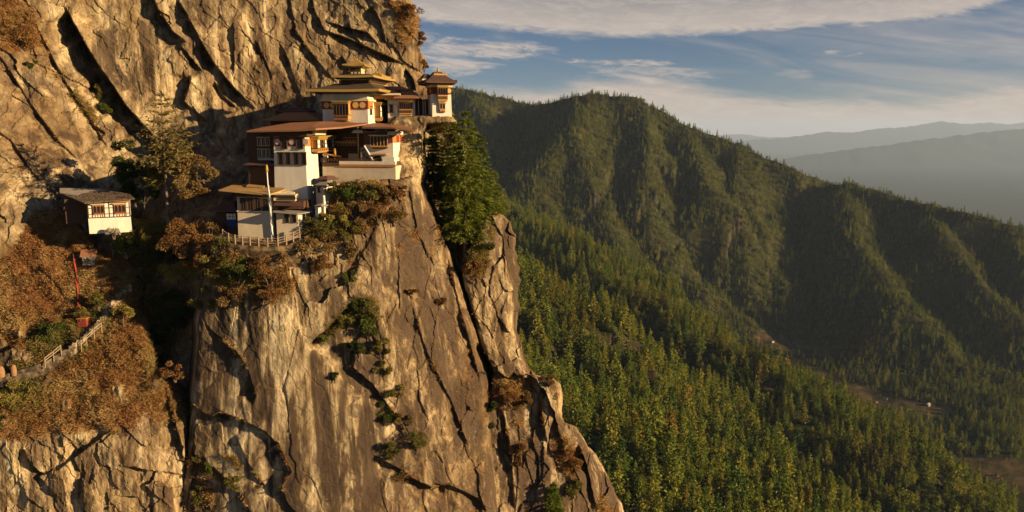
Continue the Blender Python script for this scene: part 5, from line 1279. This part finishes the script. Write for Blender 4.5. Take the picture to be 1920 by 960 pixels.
# the stone path with its steps
def ribbon(name, cl, wpx, mat, lift, n=90, step=False):
    cl = np.array(cl, float); seg = np.r_[0, np.cumsum(np.hypot(*np.diff(cl, axis=0).T))]
    s = np.linspace(0, seg[-1], n); cu = np.interp(s, seg, cl[:, 0]); cv = np.interp(s, seg, cl[:, 1])
    dep = np.array([cliff_at(a, b) for a, b in zip(cu, cv)])
    k = 9; dep = np.convolve(np.pad(dep, k, 'edge'), np.ones(2 * k + 1) / (2 * k + 1), 'valid') - lift
    c = np.array([tuple(P(a, b, d)) for a, b, d in zip(cu, cv, dep)])
    if step:
        m = 3; zq = c[:, 2].copy()
        c = np.repeat(c, 2, 0); c[:, 2] = np.repeat(zq[(np.arange(n) // m) * m], 2)
    tg = np.gradient(c, axis=0); tg[:, 2] = 0; tg /= np.linalg.norm(tg, axis=1)[:, None] + 1e-9
    nn = np.c_[-tg[:, 1], tg[:, 0], 0 * tg[:, 0]]
    # keep the path across the slope: its width lies level, towards and away from the rock
    w_ = wpx * .077
    L = c + nn * w_ / 2; Rr = c - nn * w_ / 2
    ring = np.stack([L - [0, 0, 1.6], L, Rr, Rr - [0, 0, 1.6]], 1)
    return mesh_np(name, ring.reshape(-1, 3), grid_faces(len(c), 4), mat)
M_STEP = simple('stone_steps', (.26, .19, .115), 1., var=.45, scale=1.6, bump=.6)
M_PATH = simple('dirt_path', (.13, .095, .06), 1., var=.4, scale=1.5, bump=.4)
st_ = ribbon('stone_steps', [(246, 532), (222, 550), (204, 566), (194, 588), (180, 604), (168, 616), (150, 632), (132, 650)], 17, M_STEP, .35, 66, True); tag(st_, kind='structure')
pth = ribbon('path', [(134, 652), (118, 656), (100, 668), (80, 680), (40, 692), (0, 704), (-60, 716)], 10, M_PATH, .4, 60); tag(pth, kind='structure')
def handrail(pts, label):
    b0 = on_cliff(*pts[0], -.9); g = empty('handrail', b0); tag(g, label, 'handrail', 'handrails along the path')
    c = []
    for u, v in pts:
        p = P(u, v, cliff_at(u, v) - 1.0) - b0; c.append(p); MB().bar(p - Vector((0, 0, .9)), p + Vector((0, 0, .55)), .075).build('post', M_FENCE, g)
    for h in (.12, .48):
        b = MB()
        for p, q in zip(c[:-1], c[1:]): b.bar(p + Vector((0, 0, h)), q + Vector((0, 0, h)), .042)
        b.build('rail', M_CREAM, g)
handrail([(84, 678), (100, 666), (114, 654)], 'pale double handrail on the lower path left of the round dark bush')
handrail([(152, 648), (162, 637), (176, 624), (190, 612)], 'pale handrail beside the stone steps below the red banner')
for u, v, s, lb in ((2, 700, 1.0, 'big rounded orange stone post at the left border of the picture'), (26, 697, .8, 'rounded orange stone post by the dark path at far left')):
    b0 = on_cliff(u, v, -.9); g = MB().lathe(0, 0, [(.42 * s, -.5), (.45 * s, .1), (.42 * s, .5), (.3 * s, .85), (.08 * s, 1.0)], 10).build('stone_post', simple('orange_stone', (.27, .15, .07), .95, var=.3, scale=3), None)
    g.location = b0; tag(g, lb, 'post', 'stone posts by the path')

# ---- the few houses far down in the valley clearings
def valley_at(u, v):
    r = ray(u, v); best = None
    for Y in np.arange(500, 3000, 4.):
        x, z = r[0] / r[1] * Y, r[2] / r[1] * Y
        tz = terrain_at(np.array([x]), np.array([Y]))[0][0]
        if tz >= z: return Vector((x, Y, tz))
    return P(u, v, 1500)
M_VROOF = simple('pale_tin_roof', (.28, .26, .23), .6, var=.2, scale=.4)
M_VRED = simple('red_tin_roof', (.25, .10, .07), .6, var=.2, scale=.4)
for i, (u, v, w_, rf, lb) in enumerate(((1449, 643, 9, M_VROOF, 'small pale roofed house in the highest valley clearing'), (1473, 677, 11, M_VROOF, 'white farmhouse at the upper end of the long valley clearing'), (1542, 710, 8, M_VROOF, 'small white house on the middle of the long valley clearing'),
                          (1660, 750, 14, M_VROOF, 'largest white house in the valley, in the middle of the long clearing'), (1644, 756, 8, M_VRED, 'small red roofed house just left of the largest valley house'), (1740, 762, 18, M_VROOF, 'long grey roofed barn at the lower end of the long clearing'),
                          (1870, 893, 12, M_VRED, 'brown roofed farmhouse in the lowest clearing at the right'), (1575, 741, 9, M_VRED, 'small brown house in the trees left of the largest valley house'))):
    p = valley_at(u, v); s = .5 * w_ * p.y / F
    g = empty('valley_house', p, R(20 + 40 * i)); tag(g, lb, 'house', 'houses in the valley')
    h = s * .38
    MB().box(-s / 2, s / 2, -s * .3, s * .3, -3, h).build('wall', M_CREAM, g)
    hw, hd = s * .6, s * .42
    MB().loft([[(-hw, -hd, h * .95), (hw, -hd, h * .95), (hw, hd, h * .95), (-hw, hd, h * .95)], [(-hw, -.2, h * 1.75), (hw, -.2, h * 1.75), (hw, .2, h * 1.75), (-hw, .2, h * 1.75)]]).build('roof', rf, g)
# ================================================================== trees and bushes on the cliff
M_NEEDLE = foliage('pine_needles', [(0, (.070, .098, .019)), (.5, (.095, .12, .022)), (1, (.125, .135, .026))], .35)
M_DRYNEEDLE = foliage('sparse_needles', [(0, (.11, .105, .034)), (.5, (.15, .125, .04)), (1, (.17, .125, .05))], .3)
M_LEAF = foliage('leaves', None, .25, use_tint=True)
def near_conifer(seed, base, top, Y, label, Rb, mat=None, group=None, name='conifer', **kw):
    b0 = P(*base, Y); t0 = P(*top, Y); H = t0.z - b0.z
    par = dict(levels=int(H * 1.75), per=8, along=11, spray=.72, wid=.20, bare=.1, droop=.26, irregular=.22, up=.12, trunk_r=H * .012)
    par.update(kw)
    tr, g = conifer(seed, H, Rb, **par)
    r = empty(name, b0); tag(r, label, 'tree', group)
    tr.obj('trunk', M_BARK, r, True); g.obj('crown', mat or M_NEEDLE, r)
    return r
GR = 'conifers in the cleft right of the temples'
near_conifer(1, (872, 484), (868, 205), 118.6, 'tallest green conifer in the cleft, its foot between the two rock walls', 3.9, group=GR, bare=.14, levels=38, power=.7)
near_conifer(2, (905, 452), (897, 252), 121.5, 'conifer right behind the tallest one, leaning over the right rock pillar', 3.1, group=GR, bare=.12, power=.8)
near_conifer(3, (846, 412), (842, 214), 125.5, 'conifer directly below the slim right tower, left of the tallest one', 3.0, group=GR, bare=.15)
near_conifer(4, (815, 405), (814, 242), 127.5, 'shaded conifer in the dark recess beside the monastery rock', 3.2, group=GR, bare=.2, irregular=.5)
near_conifer(5, (926, 436), (922, 318), 124.5, 'small conifer at the right end of the cleft above the rock pillar', 2.8, group=GR)
near_conifer(10, (886, 480), (884, 238), 121, 'slim conifer close behind the right side of the tallest one', 2.9, group=GR, bare=.15)
near_conifer(11, (858, 450), (856, 262), 122.5, 'shorter slim conifer between the tallest one and the rock edge', 2.7, group=GR, bare=.12)
near_conifer(6, (832, 470), (830, 378), 121.0, 'short conifer in the cleft at the foot of the rock edge', 2.1, group=GR)
near_conifer(7, (1036, 965), (1036, 905), 111.0, 'lone small green conifer low on the right rock slope', 1.9)
GP = 'tall pines left of the monastery'
near_conifer(8, (316, 418), (302, 176), 112.5, 'tallest thin pine with a long bare trunk left of the monastery', 3.6, M_DRYNEEDLE, GP, name='pine_tree', bare=.40, levels=20, per=4, along=9, irregular=.75, droop=.04, up=.2, power=.35, trunk_r=.30)
near_conifer(9, (341, 412), (338, 232), 112.8, 'second thin pine with a pale trunk, right of the tallest pine', 3.4, M_DRYNEEDLE, GP, name='pine_tree', bare=.32, levels=17, per=4, along=9, irregular=.75, droop=.04, up=.2, power=.4, trunk_r=.25)

PAL = dict(green=[(.028, .042, .010), (.050, .062, .014), (.078, .080, .018)], olive=[(.055, .052, .014), (.090, .078, .020), (.13, .10, .028)], rust=[(.085, .038, .016), (.13, .060, .022), (.17, .095, .034)],
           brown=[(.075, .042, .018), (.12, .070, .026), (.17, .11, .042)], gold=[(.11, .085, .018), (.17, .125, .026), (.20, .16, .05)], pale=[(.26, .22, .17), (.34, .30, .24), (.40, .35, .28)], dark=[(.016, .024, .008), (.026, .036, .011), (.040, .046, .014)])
def bush(seed, c, rx, rz, pal, n, size, ry=None, clumps=None, stems=True):
    """leaf clumps round a centre; returns stem geometry and leaf geometry with their own tints"""
    rs = np.random.RandomState(seed); g = Geo(); st = Geo(); ry = ry or rx * .8
    clumps = clumps or max(5, int(rx * 6)); per = max(8, n // clumps); cols = np.array(PAL[pal]) * 1.45
    for i in range(clumps):
        d = rs.normal(size=3); d /= np.linalg.norm(d); q = rs.uniform(.15, 1) ** .5
        cc = np.array([d[0] * rx * q, d[1] * ry * q, rz * (.95 + d[2] * q * .85)])
        rc = rs.uniform(.22, .42) * min(rx, rz)
        dd = rs.normal(size=(per, 3)); dd /= np.linalg.norm(dd, axis=1)[:, None]
        p = cc + dd * (rs.uniform(.1, 1, per) ** .5)[:, None] * rc * [1.1, 1.1, .8]
        w_ = rs.dirichlet([1.2, 1.2, 1.2]); col = (w_ @ cols) * rs.uniform(.8, 1.2) * rs.uniform(.8, 1.2, (per, 1))
        g.quads(leaf_quads(rs, p, dd + rs.normal(size=(per, 3)) * .7 + [0, 0, .3], size, size * .55, .08), col)
        if stems and i % 2 == 0: st.tube([[rs.normal() * .12 * rx, rs.normal() * .12 * ry, -.5], cc * .5 + rs.normal(size=3) * .06, cc], [.07, .045, .012], 4)
    if not stems: st.tube([[0, 0, -.4], [0, 0, rz]], [.04, .01], 4)
    return st, g
def add_bush(seed, u, v, rpx, hpx, pal, label, group=None, dens=1., size=.26, sink=0., cat='bush', name='bush', dY=None):
    Y = dY if dY else cliff_at(u, v + hpx * .5) - .2
    b0 = P(u, v + hpx, Y + sink); rx = rpx * Y / F; rz = hpx * Y / F
    n = int(dens * 750 * (rx * rz) ** .75 + 200)
    st, g = bush(seed, None, rx, rz, pal, n, size)
    r = empty(name, b0); tag(r, label, cat, group)
    st.obj('stems', M_BARK, r); g.obj('foliage', M_LEAF, r, tint=True)
BS = [  # centre u, v, half width, half height (px), colour, label
    (262, 345, 40, 62, 'dark', 'dark leafy tree between the white cottage and the tallest pine', 'tree', 119),
    (300, 300, 34, 46, 'olive', 'olive tree crown rising behind the tallest pine against the pale rock', 'tree', 116),
    (368, 330, 34, 56, 'brown', 'brownish tree between the second pine and the shaded monastery wall', 'tree', 113.5),
    (342, 305, 30, 48, 'olive', 'thin olive tree around the top half of the second pine', 'tree', 114.5),
    (232, 300, 26, 50, 'dark', 'dark tree in the shade at the mouth of the rock cleft above the cottage', 'tree', 121),
    (272, 428, 36, 32, 'olive', 'rounded olive bush right of the white cottage base', 'bush', 115),
    (236, 455, 26, 24, 'green', 'dark green bush around the thin bare pole below the cottage', 'bush', 114.5),
    (214, 432, 13, 11, 'pale', 'leafless pale bush in front of the white cottage base', 'bush', 110.6),
    (352, 442, 52, 38, 'rust', 'big rusty brown bush left of the blue shed', 'bush', 109),
    (396, 430, 20, 22, 'brown', 'brown shrub at the foot of the blue shed', 'bush', 109.5),
    (318, 478, 40, 22, 'dark', 'dark bush in the shadow at the head of the gully', 'bush', 115),
    (345, 510, 46, 26, 'gold', 'yellowish shrub over the shaded gully below the rusty bush', 'bush', 110.5),
    (412, 492, 40, 30, 'olive', 'olive shrub on the cliff under the left end of the rail fence', 'bush', 105.8),
    (455, 502, 36, 28, 'green', 'green shrub on the cliff under the middle of the rail fence', 'bush', 105.0),
    (505, 500, 38, 34, 'rust', 'rusty shrub on the cliff straight below the white flagpole', 'bush', 105.2),
    (540, 480, 26, 30, 'brown', 'brown shrub below the right end of the rail fence', 'bush', 106.4),
    (490, 548, 46, 24, 'rust', 'lowest rusty shrub hanging over the bare rock face below the terrace', 'bush', 104.6),
    (430, 545, 34, 28, 'brown', 'brown shrub on the left corner of the rock nose', 'bush', 105.2),
    (385, 560, 24, 26, 'olive', 'olive shrub above the first dark crack of the rock nose', 'bush', 106.5),
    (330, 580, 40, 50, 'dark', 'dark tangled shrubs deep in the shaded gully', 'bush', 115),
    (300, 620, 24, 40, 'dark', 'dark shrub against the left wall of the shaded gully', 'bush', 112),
    (328, 692, 24, 20, 'rust', 'red and orange shrub at the lower end of the shaded gully', 'bush', 106.5),
    (596, 425, 26, 30, 'olive', 'olive shrub on the slope right of the lower house', 'bush', 108.2),
    (625, 400, 22, 34, 'gold', 'yellow green shrub below the small white shrine', 'bush', 109),
    (618, 455, 24, 28, 'brown', 'brown shrub on the bright rock rib below the shrine', 'bush', 108.6),
    (574, 462, 26, 24, 'brown', 'tawny shrub on the cliff just right of the end of the rail fence', 'bush', 106.8),
    (600, 490, 22, 22, 'rust', 'rusty shrub on the pale rock right of the terrace', 'bush', 106.6),
    (648, 425, 26, 24, 'olive', 'olive scrub bush on the upper nose midway between shrine and cleft', 'bush', 109.4),
    (690, 420, 26, 20, 'brown', 'low tawny bush in the upper middle of the rock nose', 'bush', 110.0),
    (745, 400, 22, 18, 'brown', 'low brown bush near the right edge of the upper rock nose', 'bush', 111.4),
    (634, 352, 18, 24, 'olive', 'tall olive shrub at the left corner of the terrace wall', 'bush', 110.4),
    (752, 356, 20, 13, 'rust', 'small rusty bush below the right corner of the terrace wall', 'bush', 112.0),
    (372, 480, 34, 24, 'rust', 'rusty bush between the gully shrub and the fence', 'bush', 108),
    (420, 455, 26, 16, 'olive', 'low olive bush at the left end of the rail fence', 'bush', 106.4),
    (655, 470, 16, 20, 'brown', 'small brown shrub beside the crack under the upper nose', 'bush', None),
    (652, 360, 30, 18, 'green', 'dark green bush under the left end of the terrace wall', 'bush', 111.2),
    (692, 358, 28, 16, 'olive', 'olive bush under the middle of the terrace wall', 'bush', 111.2),
    (668, 390, 34, 22, 'brown', 'brown shrub below the terrace wall bushes', 'bush', 110.4),
    (728, 360, 26, 16, 'brown', 'tawny shrub under the right end of the terrace wall', 'bush', 111.6),
    (715, 392, 34, 24, 'rust', 'rusty shrub high on the rock nose below the right white block', 'bush', 110.6),
    (655, 515, 16, 14, 'green', 'small green shrub stuck in a crack of the nose, left of the long ledge', 'bush', None),
    (672, 570, 30, 14, 'green', 'green bush on the upper end of the diagonal ledge in the rock face', 'bush', None),
    (640, 596, 30, 16, 'olive', 'olive bush in the middle of the diagonal ledge in the rock face', 'bush', None),
    (602, 628, 28, 16, 'green', 'green bush at the lower left end of the diagonal ledge', 'bush', None),
    (692, 612, 26, 24, 'green', 'green bush in the vertical crack right of the diagonal ledge', 'bush', None),
    (672, 652, 20, 20, 'dark', 'dark bush lower in the vertical crack of the rock face', 'bush', None),
    (626, 704, 12, 8, 'dark', 'tiny dark tuft alone on the streaked rock face', 'bush', None),
    (742, 735, 20, 22, 'olive', 'olive shrub in the middle of the rock nose', 'bush', None),
    (780, 820, 26, 26, 'olive', 'olive shrub low on the rock nose', 'bush', None),
    (720, 690, 16, 18, 'olive', 'olive tuft on the joint right of the vertical crack', 'bush', None),
    (716, 652, 18, 24, 'olive', 'olive scrub right of the dark bush in the vertical crack', 'bush', None),
    (725, 770, 20, 26, 'green', 'green scrub on the joint above the bottom of the rock nose', 'bush', None),
    (757, 782, 16, 18, 'brown', 'brown tuft right of the green joint scrub on the rock nose', 'bush', None),
    (738, 838, 20, 24, 'olive', 'olive scrub at the lower end of the joint, left of the low olive shrub', 'bush', None),
    (826, 565, 12, 9, 'rust', 'small rusty tuft on the bare right half of the rock nose', 'bush', None),
    (772, 545, 13, 9, 'rust', 'small rusty tuft near the middle of the bare right half of the rock nose', 'bush', None),
    (760, 880, 26, 26, 'brown', 'brown shrub near the bottom of the rock nose', 'bush', None),
    (884, 492, 24, 18, 'rust', 'rusty shrub at the foot of the tallest conifer', 'bush', 117.5),
    (905, 455, 22, 22, 'dark', 'dark bush beside the trunk of the tallest conifer', 'bush', 119),
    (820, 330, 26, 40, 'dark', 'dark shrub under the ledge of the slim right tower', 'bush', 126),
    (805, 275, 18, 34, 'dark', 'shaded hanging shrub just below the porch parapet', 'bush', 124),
    (843, 250, 22, 26, 'olive', 'olive shrub hanging from the ledge under the slim right tower', 'bush', 123.6),
    (950, 735, 30, 24, 'rust', 'large rust red shrub on top of the lower right rock buttress', 'bush', 113.8),
    (925, 770, 16, 36, 'dark', 'dark shrub in the groove left of the rust red buttress shrub', 'bush', 112.8),
    (985, 745, 18, 18, 'brown', 'brown shrub right of the rust red buttress shrub', 'bush', 114.5),
    (975, 850, 18, 34, 'rust', 'rusty scrub patch half way down the lower right buttress', 'bush', None),
    (1068, 855, 22, 34, 'rust', 'rusty scrub in the groove of the outermost right rock rib', 'bush', None),
    (1075, 905, 22, 26, 'olive', 'olive scrub at the bottom of the outermost right rock rib', 'bush', None),
    (1030, 712, 14, 14, 'brown', 'small brown shrub on the right shoulder of the buttress', 'bush', None),
    (765, 22, 24, 18, 'rust', 'rusty shrub on top of the overhanging boulder above the golden temple', 'bush', None),
    (785, 72, 12, 20, 'rust', 'rusty shrub on the right rim of the overhanging boulder', 'bush', None),
    (795, 122, 8, 10, 'rust', 'small rusty tuft on the lower right rim of the overhang', 'bush', None),
    (62, 122, 14, 8, 'green', 'small green bush growing on the upper left rock wall', 'bush', None),
    (185, 175, 14, 16, 'olive', 'olive bush on the left lip of the great rock cleft', 'bush', None),
    (202, 205, 16, 18, 'green', 'green bush lower on the left lip of the great rock cleft', 'bush', None),
    (120, 30, 22, 26, 'dark', 'dark bush at the top of the great rock cleft', 'bush', None),
    (40, 60, 34, 34, 'rust', 'rust coloured scrub in the top left corner of the rock wall', 'bush', None),
    (104, 620, 26, 24, 'green', 'round dark green bush beside the path at the left', 'bush', 106.6),
    (185, 560, 16, 18, 'olive', 'olive bush on the left of the stone steps', 'bush', 108.2),
    (150, 585, 14, 12, 'olive', 'low olive bush left of the red banner foot', 'bush', 107.4),
    (232, 585, 16, 22, 'gold', 'yellow green shrub between the stone steps and the gully', 'bush', 108.0),
    (30, 735, 40, 34, 'gold', 'bright yellow green shrub at the left border under the path', 'bush', 102),
    (10, 790, 26, 30, 'dark', 'dark shrub at the left border below the yellow green shrub', 'bush', 101),
    (75, 660, 34, 14, 'olive', 'low olive bush along the upper side of the path', 'bush', 105.4),
    (400, 872, 34, 12, 'green', 'green bush on the grassy ledge at the bottom of the nose', 'bush', None),
    (372, 925, 18, 26, 'olive', 'olive bush in the bottom groove left of the nose', 'bush', None),
    (445, 900, 22, 16, 'olive', 'olive tuft below the pale fresh rock scar', 'bush', None),
    (352, 820, 10, 30, 'dark', 'dark bush in the narrow slot left of the pale rock scar', 'bush', None),
]
for i, (u, v, rp_, hp, pal, lb, cat, dY) in enumerate(BS):
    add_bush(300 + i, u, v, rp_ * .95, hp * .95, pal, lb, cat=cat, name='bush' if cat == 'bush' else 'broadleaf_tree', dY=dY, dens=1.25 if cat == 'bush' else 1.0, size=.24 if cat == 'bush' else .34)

# ---- dry grass and low scrub covering the slopes: nobody could count it
rs = np.random.RandomState(77)
Gm = MASK['grass']; inb = (U > -120) & (V > -40) & (V < 1000)
cell = np.abs(np.gradient(U, axis=1)) * np.abs(np.gradient(V, axis=0)); prob = np.where(inb, Gm ** 1.3 * cell, 0)
stretch_ = np.abs(np.gradient(D0, axis=1)) + np.abs(np.gradient(D0, axis=0)); prob = np.where(stretch_ > 1.6, prob * .2, prob)
def scatter(n, wgt):
    p = (wgt / wgt.sum()).ravel(); idx = rs.choice(len(p), n, p=p); return idx
FV = VC[:, :U.shape[1]].reshape(-1, 3)
idx = scatter(62000, prob); base = FV[idx]; gm = MASK['green'].ravel()[idx]; vpx = V.ravel()[idx]
k = 4; pos = np.repeat(base, k, 0) + rs.normal(size=(len(base) * k, 3)) * [.10, .10, .05]
tone = fbm(base[:, 0] * .22, base[:, 1] * .22, base[:, 2] * .22, 4); t2 = fbm(base[:, 0] * .7, base[:, 1] * .7, base[:, 2] * .7 + 9, 3)
rust = np.array([.29, .135, .052]); tan_ = np.array([.44, .29, .12]); oli = np.array([.135, .125, .034]); dk = np.array([.15, .075, .03])
wt = sstep(tone, -.25, .45)[:, None]; col = rust * (1 - wt) + tan_ * wt
wd = sstep(t2, .15, .5)[:, None]; col = col * (1 - wd) + dk * wd
wg_ = (gm * .85)[:, None]; col = col * (1 - wg_) + oli * wg_
col = np.repeat(col, k, 0) * rs.uniform(.65, 1.35, (len(pos), 1))
G_ = Geo(); G_.quads(leaf_quads(rs, pos, np.c_[rs.normal(size=(len(pos), 2)) * .75 + [0, -.3], rs.uniform(.35, 1.0, len(pos))], .52, .062, .2), col)
gr_ = G_.obj('dry_grass', M_LEAF, tint=True); tag(gr_, kind='stuff')
idx = scatter(1300, prob * np.clip(.25 + 1.2 * fbm(U * .02, V * .02, U * 0 + 5, 3), .05, 2)); G_ = Geo()
base = FV[idx]; gm = MASK['green'].ravel()[idx]; tone = fbm(base[:, 0] * .3, base[:, 1] * .3, base[:, 2] * .3 + 4, 3)
for b0, q, tn in zip(base, gm, tone):
    rr_ = rs.uniform(.18, .5) * (1.25 if q > .4 else 1); n = 26
    dd = rs.normal(size=(n, 3)); dd /= np.linalg.norm(dd, axis=1)[:, None]
    pal = PAL['green' if q > .75 else ('olive' if q > .4 or tn > .35 else ('rust' if tn < .05 else 'brown'))]
    c_ = 1.5 * np.array(pal[rs.randint(3)]) * rs.uniform(.8, 1.2) * rs.uniform(.75, 1.25, (n, 1))
    G_.quads(leaf_quads(rs, b0 + [0, -.15, rr_ * .5] + dd * rr_ * [1, .9, .75] * (rs.uniform(.2, 1, n) ** .5)[:, None], dd + rs.normal(size=(n, 3)) * .6 + [0, 0, .3], .26, .14, .05), c_)
sc_ = G_.obj('low_scrub', M_LEAF, tint=True); tag(sc_, kind='stuff')
